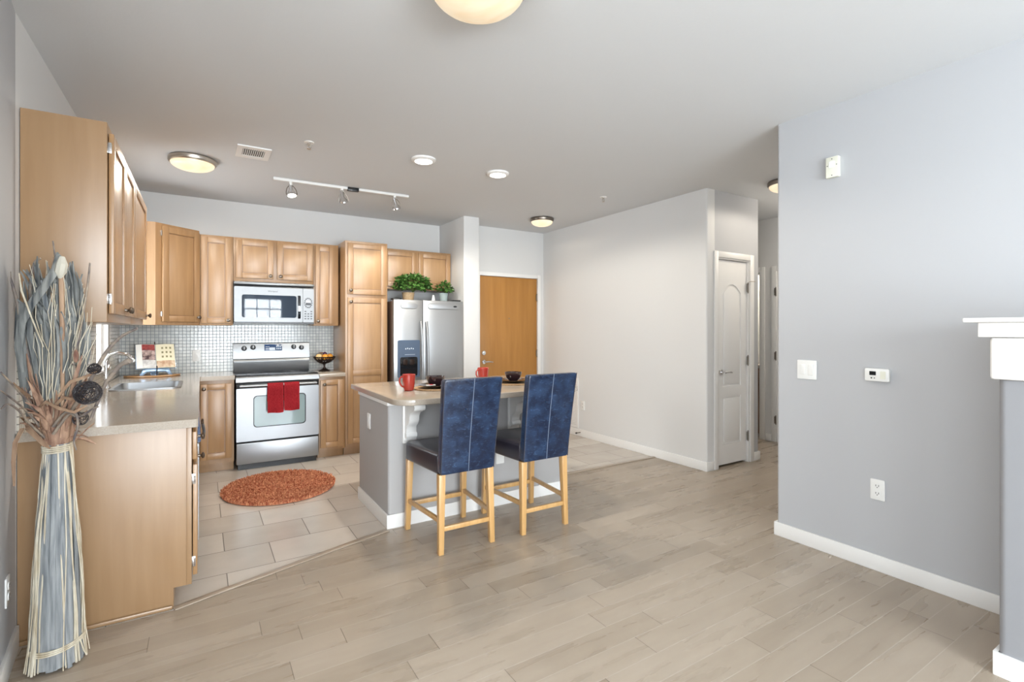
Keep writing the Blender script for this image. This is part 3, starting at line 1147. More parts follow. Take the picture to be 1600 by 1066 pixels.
def cab_hinge(parent, x, y, z):
    bm = nb()
    cyl(bm, (0, 0, -0.018), (0, 0, 0.018), 0.005, seg=8)
    box(bm, -0.004, 0.004, -0.004, 0.012, -0.025, 0.025, 0.001)
    return obj('hinge', bm, 'chrome', parent, loc=(x, y, z))


def cabinet(name, label, loc, rotz, w, dep, z0, z1, doors, toe=0.0, mats=('maple', 'maple_in'), group=None, extra=None, side=None):
    """front face at local y=0, body behind it; doors: (x0,x1,z0,z1,knob_x,knob_z,hinge_side)"""
    t = thing(name, label, 'cabinet', loc, rotz, group)
    bm = nb()
    if toe:
        prism(bm, [(0.0, z1), (0.0, toe), (0.075, toe), (0.075, 0.0), (dep, 0.0), (dep, z1)], 'X', 0, w, bev=0.0015)
    else:
        box(bm, 0, w, 0, dep, z0, z1, 0.002)
    obj('body', bm, side or mats[0], t)
    for i, (x0, x1, a, c, kx, kz, hs) in enumerate(doors):
        bm = nb()
        nm = 'door'
        if c - a < 0.2:
            nm = 'drawer'
            box(bm, x0, x1, -0.022, -0.002, a, c, 0.004)
        else:
            door_panel(bm, x0, x1, a, c, -0.004)
            if c - a > 1.3:
                box(bm, x0 + 0.055, x1 - 0.055, -0.024, -0.006, 0.865, 0.925, 0.003)
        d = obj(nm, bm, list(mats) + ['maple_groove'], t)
        if kx is not None:
            knob(d, kx, -0.024, kz)
        if hs is not None:
            hx = x0 - 0.004 if hs < 0 else x1 + 0.004
            for hz in (a + 0.07, c - 0.07):
                cab_hinge(d, hx, -0.012, hz)
    return t


UB, UT = 1.412, 2.305
# back wall, left to right
GB = 'upper cabinets on the back wall'
DEP = 0.325
YU = 5.77
cabinet('wall_mounted_cabinet', 'tall narrow maple upper cabinet just left of the microwave', (-0.018, YU, 0), 0, 0.288, DEP, UB, UT,
        [(0.012, 0.274, UB + 0.02, UT - 0.022, 0.246, UB + 0.05, None)], group=GB)
cabinet('wall_mounted_cabinet', 'short two-door maple cabinet directly above the microwave', (0.272, YU, 0), 0, 0.764, DEP, 1.862, UT,
        [(0.022, 0.366, 1.895, UT - 0.02, 0.336, 1.925, None), (0.402, 0.752, 1.895, UT - 0.02, 0.432, 1.925, None)], group=GB)
cabinet('wall_mounted_cabinet', 'slim maple upper cabinet between microwave and pantry', (1.038, YU, 0), 0, 0.262, DEP, UB, UT + 0.004,
        [(0.014, 0.205, UB + 0.02, UT - 0.02, 0.04, UB + 0.05, None)], group=GB)
# diagonal corner cabinet
ax, ay = -0.352, 5.49
bx, by = -0.020, 5.768
ang = math.atan2(by - ay, bx - ax)
ln = math.hypot(bx - ax, by - ay)
t = thing('corner_cabinet', 'diagonal amber upper cabinet in the kitchen corner', 'cabinet', (ax, ay, 0), ang)
inv = Matrix.Rotation(-ang, 3, 'Z')
def loc2(x, y):
    v = inv @ Vector((x - ax, y - ay, 0))
    return (v.x, v.y)
b = nb()
prism(b, [(0, 0), (ln, 0), loc2(-0.020, YB - 0.003), loc2(XL + 0.003, YB - 0.003), loc2(XL + 0.003, ay)], 'Z', UB, UT + 0.03)
obj('body', b, 'maple', t)
b = nb()
door_panel(b, 0.055, ln - 0.012, UB + 0.03, UT + 0.005, -0.004)
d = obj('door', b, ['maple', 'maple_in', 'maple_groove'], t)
knob(d, ln - 0.035, -0.024, UB + 0.075)
cab_hinge(d, 0.048, -0.012, UB + 0.10)
cab_hinge(d, 0.048, -0.012, UT - 0.06)

# left wall uppers: front faces +X
GL = 'upper cabinets on the left wall'
R90 = PI / 2
XU = -0.378
DU = XU - XL - 0.003
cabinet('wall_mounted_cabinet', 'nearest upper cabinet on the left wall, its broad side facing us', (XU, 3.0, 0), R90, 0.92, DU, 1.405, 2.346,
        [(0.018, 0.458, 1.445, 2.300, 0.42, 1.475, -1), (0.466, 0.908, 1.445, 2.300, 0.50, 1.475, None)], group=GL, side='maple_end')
cabinet('wall_mounted_cabinet', 'second upper cabinet on the left wall, one wide door, before the window', (XU, 3.922, 0), R90, 0.78, DU, 1.405, 2.346,
        [(0.012, 0.768, 1.445, 2.300, 0.72, 1.475, None)], group=GL)

# pantry and cabinet over the fridge
YF = 5.53
cabinet('pantry_cabinet', 'tall maple pantry cabinet between stove counter and fridge', (1.318, YF, 0), 0, 0.462, YB - YF - 0.003, 0, 2.335,
        [(0.022, 0.44, 1.752, 2.31, 0.05, 1.795, None), (0.022, 0.44, 0.135, 1.715, 0.05, 1.67, None)], toe=0.1, side='maple')
b = nb()
cabinet('wall_mounted_cabinet', 'short two-door maple cabinet above the fridge', (1.784, YU - 0.01, 0), 0, 0.884, DEP + 0.005, 1.85, 2.325,
        [(0.015, 0.425, 1.88, 2.30, None, 0, None), (0.455, 0.87, 1.88, 2.30, None, 0, None)], group=GB, mats=('maple', 'maple_in'))

# base cabinets
CT = 0.925
CB = CT - 0.04
GBASE = 'kitchen base cabinets'
XF = -0.042
DB = XF - XL - 0.003
# end unit with toe notch; its side panel faces the camera
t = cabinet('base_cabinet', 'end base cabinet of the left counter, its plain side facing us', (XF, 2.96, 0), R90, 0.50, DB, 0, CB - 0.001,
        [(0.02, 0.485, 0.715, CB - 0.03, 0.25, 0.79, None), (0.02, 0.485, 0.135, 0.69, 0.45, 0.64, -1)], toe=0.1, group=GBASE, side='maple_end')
b = nb()
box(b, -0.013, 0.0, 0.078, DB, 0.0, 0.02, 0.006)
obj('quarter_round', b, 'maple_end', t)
b = nb()
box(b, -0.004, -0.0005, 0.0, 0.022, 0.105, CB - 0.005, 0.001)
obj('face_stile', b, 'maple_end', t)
# sink base and blind corner
t = cabinet('base_cabinet', 'base cabinet under the kitchen sink', (XF, 4.085, 0), R90, 1.42, DB, 0, 0.70,
        [(0.05, 0.48, 0.135, 0.69, 0.44, 0.65, None), (0.50, 0.93, 0.135, 0.69, 0.54, 0.65, None)], toe=0.1, group=GBASE)
b = nb()
box(b, 0.0, 1.42, 0.0, 0.02, 0.7002, CB - 0.001, 0.001)
obj('front_rail', b, 'maple', t)
for x0 in (0.05, 0.50):
    b = nb()
    box(b, x0, x0 + 0.43, -0.022, -0.002, 0.715, CB - 0.03, 0.004)
    obj('false_drawer_front', b, 'maple', t)
cabinet('base_cabinet', 'pale base cabinet left of the stove with one full-height door', (XF + 0.002, YF + 0.01, 0), 0, 0.308, 0.55, 0, CB - 0.001,
        [(0.03, 0.288, 0.135, CB - 0.035, 0.058, CB - 0.075, None)], toe=0.09, group=GBASE)
cabinet('base_cabinet', 'narrow base cabinet between stove and pantry', (1.048, YF + 0.01, 0), 0, 0.268, 0.55, 0, 0.864,
        [(0.012, 0.245, 0.12, 0.835, 0.05, 0.79, None)], toe=0.09, group=GBASE, mats=('maple', 'maple_in'))

# dishwasher
t = thing('dishwasher', 'dishwasher under the left counter, seen edge-on with dark handle', 'dishwasher', (XF, 3.465, 0), R90)
b = nb()
box(b, 0, 0.60, 0.02, DB, 0.1, CB - 0.006)
obj('body', b, 'black', t)
b = nb()
prism(b, rounded([(-0.028, 0.13), (0.018, 0.13), (0.018, 0.70), (-0.028, 0.70)], [0.008, 0, 0, 0.008], 4), 'X', 0.005, 0.595)
d = obj('door', b, 'steel', t)
b = nb()
prism(b, rounded([(-0.040, 0.705), (0.018, 0.705), (0.018, CB - 0.012), (-0.026, CB - 0.012)], [0.01, 0, 0, 0.008], 4), 'X', 0.005, 0.595)
obj('control_panel', b, 'display_blue', t)
b = nb()
tube(b, [(0.06, -0.05, 0.72), (0.30, -0.056, 0.72), (0.54, -0.05, 0.72)], 0.009, 8)
obj('handle', b, 'black', d)

# ------------------------------------------------------------------ counters
b = nb()
SX0, SX1, SY0s, SY1s = -0.575, -0.135, 4.56, 5.16
outer = [(XL + 0.009, 2.93), (-0.014, 2.93), (-0.014, YF - 0.02), (0.274, YF - 0.02), (0.274, YB - 0.009), (XL + 0.009, YB - 0.009)]
bmt = bmesh.new()
hole = rrect(SX0 + 0.02, SX1 - 0.02, SY0s + 0.02, SY1s - 0.02, 0.05)
outr = rounded(outer, [0, 0.012, 0.01, 0.004, 0, 0], 4)
fill_plate(bmt, outr, [hole], CB, CT)
bmt.transform(Matrix(((1, 0, 0, 0), (0, 0, 1, 0), (0, 1, 0, 0), (0, 0, 0, 1))))
bmesh.ops.recalc_face_normals(bmt, faces=bmt.faces[:])
merge(b, bmt)
o = obj('countertop', b, 'counter')
tag(o, 'L-shaped beige stone countertop with the sink along the left wall', 'countertop')
b = nb()
prism(b, rounded([(1.046, YF - 0.02), (1.3165, YF - 0.02), (1.3165, YB - 0.009), (1.046, YB - 0.009)], [0.006, 0, 0, 0], 3), 'Z', 0.866, 0.905, bev=0.003)
o = obj('countertop', b, 'counter')
tag(o, 'small beige stone countertop between stove and pantry', 'countertop')

# sink and faucet
t = thing('kitchen_sink', 'stainless steel drop-in sink in the left counter', 'sink', (0, 0, 0))
b = nb()
bmt = bmesh.new()
fill_plate(bmt, rrect(SX0, SX1, SY0s, SY1s, 0.06), [rrect(SX0 + 0.025, SX1 - 0.025, SY0s + 0.025, SY1s - 0.025, 0.05)], CT + 0.0008, CT + 0.007)
bmt.transform(Matrix(((1, 0, 0, 0), (0, 0, 1, 0), (0, 1, 0, 0), (0, 0, 0, 1))))
bmesh.ops.recalc_face_normals(bmt, faces=bmt.faces[:])
merge(b, bmt)
obj('rim', b, 'steel', t)
b = nb()
o1 = rrect(SX0 + 0.025, SX1 - 0.025, SY0s + 0.025, SY1s - 0.025, 0.05)
o2 = rrect(SX0 + 0.045, SX1 - 0.045, SY0s + 0.045, SY1s - 0.045, 0.05)
vt = [b.verts.new((u, v, CT + 0.004)) for u, v in o1]
vb = [b.verts.new((u, v, CT - 0.17)) for u, v in o2]
for i in range(len(vt)):
    j = (i + 1) % len(vt)
    b.faces.new((vt[i], vb[i], vb[j], vt[j]))
b.faces.new(vb)
obj('basin', b, 'steel', t)
t = thing('kitchen_faucet', 'chrome faucet behind the sink in front of the window', 'faucet', (-0.618, 4.86, CT + 0.0005))
b = nb()
lathe(b, [(0.0, 0), (0.028, 0), (0.026, 0.012), (0.018, 0.03), (0.016, 0.11), (0.0, 0.11)], 16)
tube(b, [(0, 0, 0.10), (0, 0, 0.20), (0.02, 0, 0.245), (0.07, 0, 0.265), (0.13, 0, 0.25), (0.165, 0, 0.21), (0.17, 0, 0.19)], [0.013, 0.012, 0.012, 0.012, 0.012, 0.012, 0.014], 12)
obj('spout', b, 'chrome', t)
b = nb()
tube(b, [(0, 0.0, 0.115), (0.005, 0.04, 0.135), (0.01, 0.085, 0.165)], [0.011, 0.008, 0.006], 10)
obj('handle', b, 'chrome', t)

# ------------------------------------------------------------------ stove
XS0, XS1 = 0.280, 1.040
t = thing('kitchen_range', 'stainless steel electric range with black cooktop', 'stove', (XS0, 5.50, 0))
wS = XS1 - XS0
b = nb()
box(b, 0.003, wS - 0.003, 0.012, 0.585, 0.055, 0.885, 0.003)
obj('body', b, 'black', t)
b = nb()
box(b, 0.02, wS - 0.02, 0.03, 0.55, 0.0, 0.06)
obj('kickplate', b, 'black', t)
b = nb()
prism(b, rrect(0.005, wS - 0.005, 0.06, 0.262, 0.006, 3), 'Y', -0.018, 0.011, bev=0.004)
obj('storage_drawer', b, 'steel', t)
b = nb()
fill_plate(b, rrect(0.004, wS - 0.004, 0.280, 0.795, 0.008, 3), [rrect(0.155, wS - 0.135, 0.415, 0.715, 0.03, 5)], -0.022, 0.011)
d = obj('oven_door', b, 'steel', t)
b = nb()
prism(b, rrect(0.150, wS - 0.130, 0.410, 0.720, 0.032, 5), 'Y', -0.0205, 0.012)
obj('oven_window', b, 'oven_glass', d)
b = nb()
fill_plate(b, rrect(0.149, wS - 0.129, 0.409, 0.721, 0.034, 5), [rrect(0.157, wS - 0.137, 0.417, 0.713, 0.030, 5)], -0.0245, -0.018)
obj('window_border', b, 'black', d)
b = nb()
box(b, 0.004, wS - 0.004, -0.0225, 0.011, 0.797, 0.842, 0.004)
obj('handle_strip', b, 'black', d)
b = nb()
tube(b, [(0.03, -0.062, 0.822), (wS / 2, -0.066, 0.822), (wS - 0.03, -0.062, 0.822)], 0.0125, 12)
for x in (0.045, wS - 0.045):
    box(b, x - 0.013, x + 0.013, -0.06, -0.02, 0.811, 0.834, 0.004)
obj('oven_handle', b, 'steel', d)
b = nb()
prism(b, rounded([(-0.028, 0.848), (0.02, 0.848), (0.02, 0.893), (0.0, 0.913), (-0.018, 0.902)], [0.012, 0, 0, 0.006, 0.012], 4), 'X', 0.0, wS)
obj('front_lip', b, 'steel', t)
b = nb()
box(b, 0.004, wS - 0.004, 0.0, 0.535, 0.888, 0.918, 0.004)
obj('cooktop', b, 'black_glass', t)
M['ring'] = pbr('burner_ring_print', (0.12, 0.12, 0.13), 0.3)
for cx, cy, r in ((0.2, 0.15, 0.09), (0.56, 0.15, 0.105), (0.2, 0.40, 0.075), (0.56, 0.40, 0.075)):
    b = nb()
    lathe(b, [(r, 0), (r, 0.0006), (r - 0.004, 0.0006), (r - 0.004, 0)], 32)
    obj('burner_ring', b, 'ring', t, loc=(cx, cy, 0.9182))
# backguard with lower steel shelf and upper panel
b = nb()
prism(b, rounded([(0.535, 0.905), (0.595, 0.905), (0.595, 1.05), (0.51, 1.05), (0.50, 1.03)], [0.004, 0, 0, 0, 0.01], 3), 'X', 0.006, wS - 0.006)
obj('backguard_riser', b, 'steel', t)
b = nb()
prism(b, rounded([(0.512, 1.054), (0.595, 1.054), (0.595, 1.225), (0.538, 1.225)], [0.004, 0, 0, 0.012], 4), 'X', 0.002, wS - 0.002)
bk = obj('backguard', b, 'steel', t)
slope = math.atan2(0.026, 0.171)
for x, z in ((0.105, 1.168), (0.19, 1.178), (wS - 0.165, 1.178), (wS - 0.085, 1.168)):
    yy = 0.512 + 0.026 * (z - 1.054) / 0.171
    b = nb()
    lathe(b, [(0.0, 0.024), (0.018, 0.024), (0.021, 0.018), (0.024, 0.004), (0.027, 0.0), (0.0, 0.0)], 20, mtx=Matrix.Rotation(PI / 2 - slope, 4, 'X'))
    k = obj('control_knob', b, 'black', bk, loc=(x, yy, z))
    b = nb()
    box(b, -0.004, 0.004, -0.006, 0.0, -0.018, 0.018, 0.002)
    kk = obj('knob_grip', b, 'steel', bk, loc=(x, yy - 0.022, z + 0.003))
b = nb()
box(b, 0, 0.175, -0.004, 0.002, 0, 0.068, 0.002)
dp = obj('display_panel', b, 'display_blue', bk, loc=(0.300, 0.512 + 0.026 * 0.085 / 0.171, 1.139))
dp.rotation_euler = (-slope, 0, 0)
b = nb()
box(b, 0.05, 0.105, -0.0055, -0.0035, 0.006, 0.034, 0.001)
for i in range(3):
    for j in range(2):
        box(b, 0.013 + 0.014 * i, 0.021 + 0.014 * i, -0.0052, -0.0035, 0.018 + 0.02 * j, 0.026 + 0.02 * j)
        box(b, 0.118 + 0.018 * i, 0.129 + 0.018 * i, -0.0052, -0.0035, 0.012 + 0.025 * j, 0.028 + 0.025 * j)
obj('display_marks', b, 'display_mark', dp)

# red towel over the oven handle
b = nb()
tw = []
def towel(bm, x0, x1, zb, seedv):
    rnd = random.Random(seedv)
    prof = [(-0.079, zb)] + [(-0.081 - 0.006 * math.sin(k * 1.1), zb + (0.822 - zb) * k / 8) for k in range(1, 8)]
    prof += [(-0.0825, 0.826), (-0.076, 0.840), (-0.066, 0.8445), (-0.055, 0.838), (-0.047, 0.825), (-0.0465, 0.76), (-0.046, 0.66)]
    nx = 14
    t2 = bmesh.new()
    grid = []
    for i in range(nx + 1):
        u = i / nx
        x = x0 + (x1 - x0) * u
        rowv = []
        for j, (y, z) in enumerate(prof):
            a = 1.0 if j < 9 else 0.2
            wv = 0.0035 * math.sin(u * 9 + z * 7 + seedv) * a
            rowv.append(t2.verts.new((x + 0.004 * (z - zb) * (0.5 - u) * 2, y + wv - (0.004 * a), z + (0.003 * math.sin(u * 5 + seedv) if j == 0 else 0))))
        grid.append(rowv)
    for i in range(nx):
        for j in range(len(prof) - 1):
            t2.faces.new((grid[i][j], grid[i + 1][j], grid[i + 1][j + 1], grid[i][j + 1]))
    bmesh.ops.solidify(t2, geom=t2.faces[:], thickness=0.005)
    bmesh.ops.recalc_face_normals(t2, faces=t2.faces[:])
    merge(bm, t2)
towel(b, XS0 + 0.268, XS0 + 0.413, 0.548, 1.0)
towel(b, XS0 + 0.418, XS0 + 0.560, 0.562, 2.3)
for v in b.verts:
    v.co.y += 5.50
o = obj('hand_towel', b, 'red_cloth', smooth=60)
tag(o, 'red towel folded over the oven door handle', 'towel')

# ------------------------------------------------------------------ microwave
t = thing('microwave_oven', 'stainless steel over-the-range microwave under the short cabinet', 'microwave', (0.272, 5.72, 0))
wM = 0.762
z0, z1 = 1.435, 1.858
b = nb()
box(b, 0, wM, 0.02, 0.376, z0 + 0.004, z1, 0.003)
obj('body', b, 'black', t)
b = nb()
box(b, 0.0, wM, -0.012, 0.02, 1.828, z1, 0.006)
obj('vent_grille', b, 'steel_mw', t)
b = nb()
fill_plate(b, rrect(0.004, 0.645, z0 + 0.012, 1.806, 0.01, 3), [rrect(0.072, 0.585, z0 + 0.058, 1.725, 0.02, 4)], -0.008, 0.019)
d = obj('door', b, 'steel_mw', t)
# slightly domed window
b = nb()
nx_, nz_ = 20, 6
gr = []
for i in range(nx_ + 1):
    row_ = []
    for j in range(nz_ + 1):
        u, v = i / nx_, j / nz_
        row_.append(b.verts.new((0.070 + 0.517 * u, 0.004 - 0.008 * (1 - (2 * u - 1) ** 2) - 0.001 * (1 - (2 * v - 1) ** 2), z0 + 0.056 + (1.727 - z0 - 0.056) * v)))
    gr.append(row_)
for i in range(nx_):
    for j in range(nz_):
        b.faces.new((gr[i][j], gr[i + 1][j], gr[i + 1][j + 1], gr[i][j + 1]))
bmesh.ops.solidify(b, geom=b.faces[:], thickness=0.006)
bmesh.ops.recalc_face_normals(b, faces=b.faces[:])
obj('door_window', b, 'mw_glass', d)
b = nb()
prism(b, rounded([(-0.008, z0 + 0.04), (-0.034, z0 + 0.07), (-0.040, 1.62), (-0.034, 1.71), (-0.008, 1.74)], 0.006, 3), 'X', 0.597, 0.622)
obj('handle', b, 'black_glass', d)
b = nb()
prism(b, rrect(0.648, wM - 0.004, z0 + 0.012, 1.806, 0.008, 3), 'Y', -0.008, 0.019)
cp = obj('control_panel', b, 'steel_mw', t)
b = nb()
for i in range(3):
    for j in range(4):
        if j < 3 or i != 1:
            box(b, 0.663 + 0.030 * i, 0.681 + 0.030 * i, -0.011, -0.007, 1.48 + 0.026 * j, 1.490 + 0.026 * j)
obj('keypad', b, 'black', cp)
b = nb()
for k in range(14):
    a = 2 * PI * k / 14
    box(b, 0.701 + 0.036 * math.cos(a) - 0.006, 0.701 + 0.036 * math.cos(a) + 0.006, -0.011, -0.007, 1.655 + 0.05 * math.sin(a) - 0.006, 1.655 + 0.05 * math.sin(a) + 0.006)
obj('function_key_ring', b, 'black', cp)
b = nb()
box(b, 0.676, 0.728, -0.0115, -0.007, 1.63, 1.655)
obj('start_key', b, 'black', cp)
b = nb()
box(b, 0.68, 0.724, -0.0125, -0.007, 1.66, 1.68)
obj('clock_display', b, 'display_mark', cp)


def text(body, size, loc, rot, mat, parent, ext=0.0006):
    c = bpy.data.curves.new('logo_lettering', 'FONT')
    c.body = body
    c.size = size
    c.extrude = ext
    c.align_x = 'CENTER'
    c.align_y = 'CENTER'
    c.materials.append(M[mat])
    tmp = bpy.data.objects.new('logo_tmp', c)
    COL.objects.link(tmp)
    me = bpy.data.meshes.new_from_object(tmp)
    bpy.data.objects.remove(tmp)
    bpy.data.curves.remove(c)
    o = bpy.data.objects.new('logo_lettering', me)
    o.location = loc
    o.rotation_euler = rot
    o.parent = parent
    COL.objects.link(o)
    return o


text('Whirlpool', 0.022, (0.355, -0.0088, 1.765), (PI / 2, 0, 0), 'black', d)
b = nb()
prism(b, rrect(0.0, wM, z0 - 0.006, z0 + 0.009, 0.003, 2), 'Y', -0.006, 0.36)
obj('base_plate', b, 'black', t)

# ------------------------------------------------------------------ refrigerator
t = thing('refrigerator', 'stainless steel side-by-side refrigerator with ice dispenser', 'refrigerator', (1.815, 5.40, 0))
wR = 0.855
b = nb()
box(b, 0.0, wR, 0.075, 0.69, 0.02, 1.69, 0.006)
M['fridge_side'] = pbr('fridge_side_brown', (0.09, 0.055, 0.04), 0.45)
obj('body', b, 'fridge_side', t)
b = nb()
box(b, 0.02, wR - 0.02, 0.03, 0.075, 0.0, 0.10)
obj('kick_grille', b, 'black', t)
def fr_door(x0, x1, name):
    bm = nb()
    n = 12
    poly = [(x0, 0.07)]
    for k in range(n + 1):
        u = k / n
        bul = 0.016 * (1 - (2 * u - 1) ** 4)
        poly.append((x0 + (x1 - x0) * u, 0.012 - bul))
    poly.append((x1, 0.07))
    prism(bm, poly, 'Z', 0.11, 1.705, bev=0.004)
    return obj(name, bm, 'steel_v', t)
gapx = 0.345
dl = fr_door(0.002, gapx - 0.003, 'freezer_door')
dr = fr_door(gapx + 0.003, wR - 0.002, 'fridge_door')
def bow(bm, x, z0_, z1_):
    pts = []
    for k in range(13):
        u = k / 12
        pts.append((x, -0.012 - 0.05 * math.sin(PI * min(1, max(0, u))) ** 0.45, z0_ + (z1_ - z0_) * u))
    tube(bm, pts, [0.014] * 13, 12)
for dpar, x in ((dl, gapx - 0.033), (dr, gapx + 0.033)):
    b = nb()
    bow(b, x, 0.35, 1.46)
    obj('handle', b, 'steel', dpar)
for dpar, xa, xb in ((dl, 0.075, 0.275), (dr, gapx + 0.055, wR - 0.055)):
    b = nb()
    prism(b, rrect(xa, xb, 1.605, 1.672, 0.032, 6), 'Y', -0.012, 0.004, bev=0.005, seg=3)
    obj('embossed_panel', b, 'steel_v', dpar)
M['disp_grey'] = pbr('dispenser_blue_grey', (0.09, 0.13, 0.20), 0.3)
b = nb()
fill_plate(b, rrect(0.04, 0.298, 0.83, 1.250, 0.014, 4), [rrect(0.066, 0.272, 0.845, 1.06, 0.02, 4)], -0.013, -0.003)
dpn = obj('ice_dispenser', b, 'disp_grey', dl)
b = nb()
prism(b, rrect(0.060, 0.278, 0.840, 1.065, 0.02, 4), 'Y', -0.0045, -0.0025)
obj('dispenser_recess', b, 'black_glass', dpn)
b = nb()
for x in (0.125, 0.205):
    prism(b, rrect(x - 0.026, x + 0.026, 0.97, 1.035, 0.016, 4), 'Y', -0.020, -0.004, bev=0.003)
obj('dispenser_paddle', b, 'iron', dpn)
b = nb()
for k in range(5):
    x = 0.125 + 0.022 * k
    box(b, x, x + 0.012, -0.0145, -0.0125, 1.145 + 0.004 * (k % 2), 1.160 + 0.004 * (k % 2))
box(b, 0.12, 0.24, -0.0145, -0.0125, 1.085, 1.089)
obj('dispenser_icons', b, 'display_mark', dpn)
b = nb()
lathe(b, [(0.0, 0.003), (0.022, 0.003), (0.024, 0.0), (0.0, 0.0)], 20, c=(wR - 0.115, -0.0125, 1.640), mtx=Matrix.Rotation(PI / 2, 4, 'X') @ Matrix.Scale(0.42, 4, (0, 1, 0)))
obj('badge', b, 'black', dr)
for x in (0.05, wR - 0.07):
    b = nb()
    box(b, x - 0.05, x + 0.05, 0.03, 0.12, 1.7065, 1.722, 0.004)
    obj('hinge_cover', b, 'black', t)

# ------------------------------------------------------------------ ivy on the fridge
def leaf_quad(bm, c, d, n, s):
    """heart-like ivy leaf folded on its midrib"""
    d = d.normalized()
    n = (n - d * n.dot(d)).normalized()
    w = d.cross(n)
    P = [c, c + d * s * 0.35 + w * s * 0.5 + n * s * 0.12, c + d * s * 0.75 + w * s * 0.33 + n * s * 0.05, c + d * s * 1.1 - n * s * 0.1,
         c + d * s * 0.75 - w * s * 0.33 + n * s * 0.05, c + d * s * 0.35 - w * s * 0.5 + n * s * 0.12]
    mid = c + d * s * 0.55 - n * s * 0.03
    vs = [bm.verts.new(p) for p in P]
    m_ = bm.verts.new(mid)
    for i in range(6):
        bm.faces.new((vs[i], vs[(i + 1) % 6], m_))


def ivy(parent, c, rx, ry, rz, n, seed, size=0.035):
    rnd = random.Random(seed)
    bm = nb()
    st = nb()
    for k in range(n):
        a = rnd.uniform(0, 2 * PI)
        ph = math.acos(rnd.uniform(-0.25, 1.0))
        rr = rnd.uniform(0.55, 1.02)
        d = Vector((math.sin(ph) * math.cos(a), math.sin(ph) * math.sin(a), math.cos(ph)))
        p = Vector(c) + Vector((d.x * rx * rr, d.y * ry * rr, d.z * rz * rr))
        dirv = (d + Vector((rnd.uniform(-.8, .8), rnd.uniform(-.8, .8), rnd.uniform(-.9, .3))))
        leaf_quad(bm, p, dirv, d + Vector((0, 0, 0.6)), size * rnd.uniform(0.7, 1.25))
        if k % 14 == 0:
            tube(st, [Vector(c) - Vector((0, 0, rz * 0.55)), Vector(c) + (p - Vector(c)) * 0.55 + Vector((0, 0, 0.01)), p], 0.0017, 5)
    obj('foliage', bm, 'leaf', parent, smooth=80)
    obj('stems', st, 'stem', parent)


FT = 1.6905
t = thing('potted_ivy', 'bushy green ivy in a tan basket on the fridge, left', 'plant', (2.06, 5.62, FT))
b = nb()
lathe(b, [(0.0, 0.0), (0.058, 0.0), (0.072, 0.105), (0.075, 0.112), (0.068, 0.112), (0.064, 0.09), (0.0, 0.09)], 20)
obj('basket', b, 'basket', t)
b = nb()
lathe(b, [(0.0, 0.006), (0.062, 0.0)], 16, c=(0, 0, 0.092))
obj('soil', b, 'soil', t)
ivy(t, (0.05, -0.02, 0.19), 0.225, 0.12, 0.135, 560, 3, 0.04)
t = thing('potted_ivy', 'smaller trailing ivy in a white pot on the fridge, right', 'plant', (2.50, 5.60, FT))
b = nb()
lathe(b, [(0.0, 0.0), (0.040, 0.0), (0.056, 0.115), (0.058, 0.12), (0.051, 0.12), (0.048, 0.10), (0.0, 0.10)], 20)
obj('pot', b, 'pot_grey', t)
b = nb()
lathe(b, [(0.0, 0.006), (0.047, 0.0)], 16, c=(0, 0, 0.10))
obj('soil', b, 'soil', t)
ivy(t, (0.02, -0.01, 0.165), 0.10, 0.1, 0.085, 170, 5, 0.034)
b = nb()
lathe(b, [(0.0, 0.0), (0.026, 0.0), (0.022, 0.03), (0.014, 0.075), (0.012, 0.088), (0.0, 0.09)], 16)
o = obj('ceramic_bottle', b, 'pot_white', loc=(2.345, 5.545, FT + 0.0005))
tag(o, 'small white ceramic bottle beside the ivy on the fridge', 'bottle')

# ------------------------------------------------------------------ fruit bowl
t = thing('fruit_stand', 'dark footed metal fruit bowl on the small counter', 'bowl', (1.168, 5.86, 0.9055))
b = nb()
lathe(b, [(0.0, 0.0), (0.062, 0.0), (0.064, 0.005), (0.045, 0.014), (0.018, 0.030), (0.010, 0.050), (0.013, 0.075), (0.026, 0.082), (0.0, 0.084)], 24)
obj('foot', b, 'iron', t)
b = nb()
lathe(b, [(0.022, 0.080), (0.050, 0.090), (0.056, 0.094), (0.050, 0.095), (0.022, 0.085)], 24)
R0 = [(0.048, 0.092), (0.075, 0.108), (0.098, 0.130), (0.115, 0.158)]
for k in range(16):
    a = 2 * PI * k / 16
    tube(b, [(r * math.cos(a + 0.18 * i), r * math.sin(a + 0.18 * i), z) for i, (r, z) in enumerate(R0)], 0.004, 6)
    tube(b, [(r * math.cos(a - 0.18 * i), r * math.sin(a - 0.18 * i), z) for i, (r, z) in enumerate(R0)], 0.004, 6)
for r, z in (R0[3], (0.088, 0.12)):
    tube(b, [(r * math.cos(2 * PI * k / 32), r * math.sin(2 * PI * k / 32), z) for k in range(32)], 0.005, 8, closed=True)
obj('basket_bowl', b, 'iron', t)
FRU = [((-0.060, -0.010, 0.160), 0.035, 'gourd', 'pale yellow-orange fruit at the left of the fruit bowl', 'fruit'),
       ((0.0, -0.052, 0.160), 0.035, 'orange', 'deep orange fruit at the front of the fruit bowl', 'orange'),
       ((0.060, 0.002, 0.160), 0.035, 'orange', 'orange at the right of the fruit bowl', 'orange'),
       ((-0.002, 0.056, 0.160), 0.035, 'gourd', 'pale fruit at the back of the fruit bowl', 'fruit')]
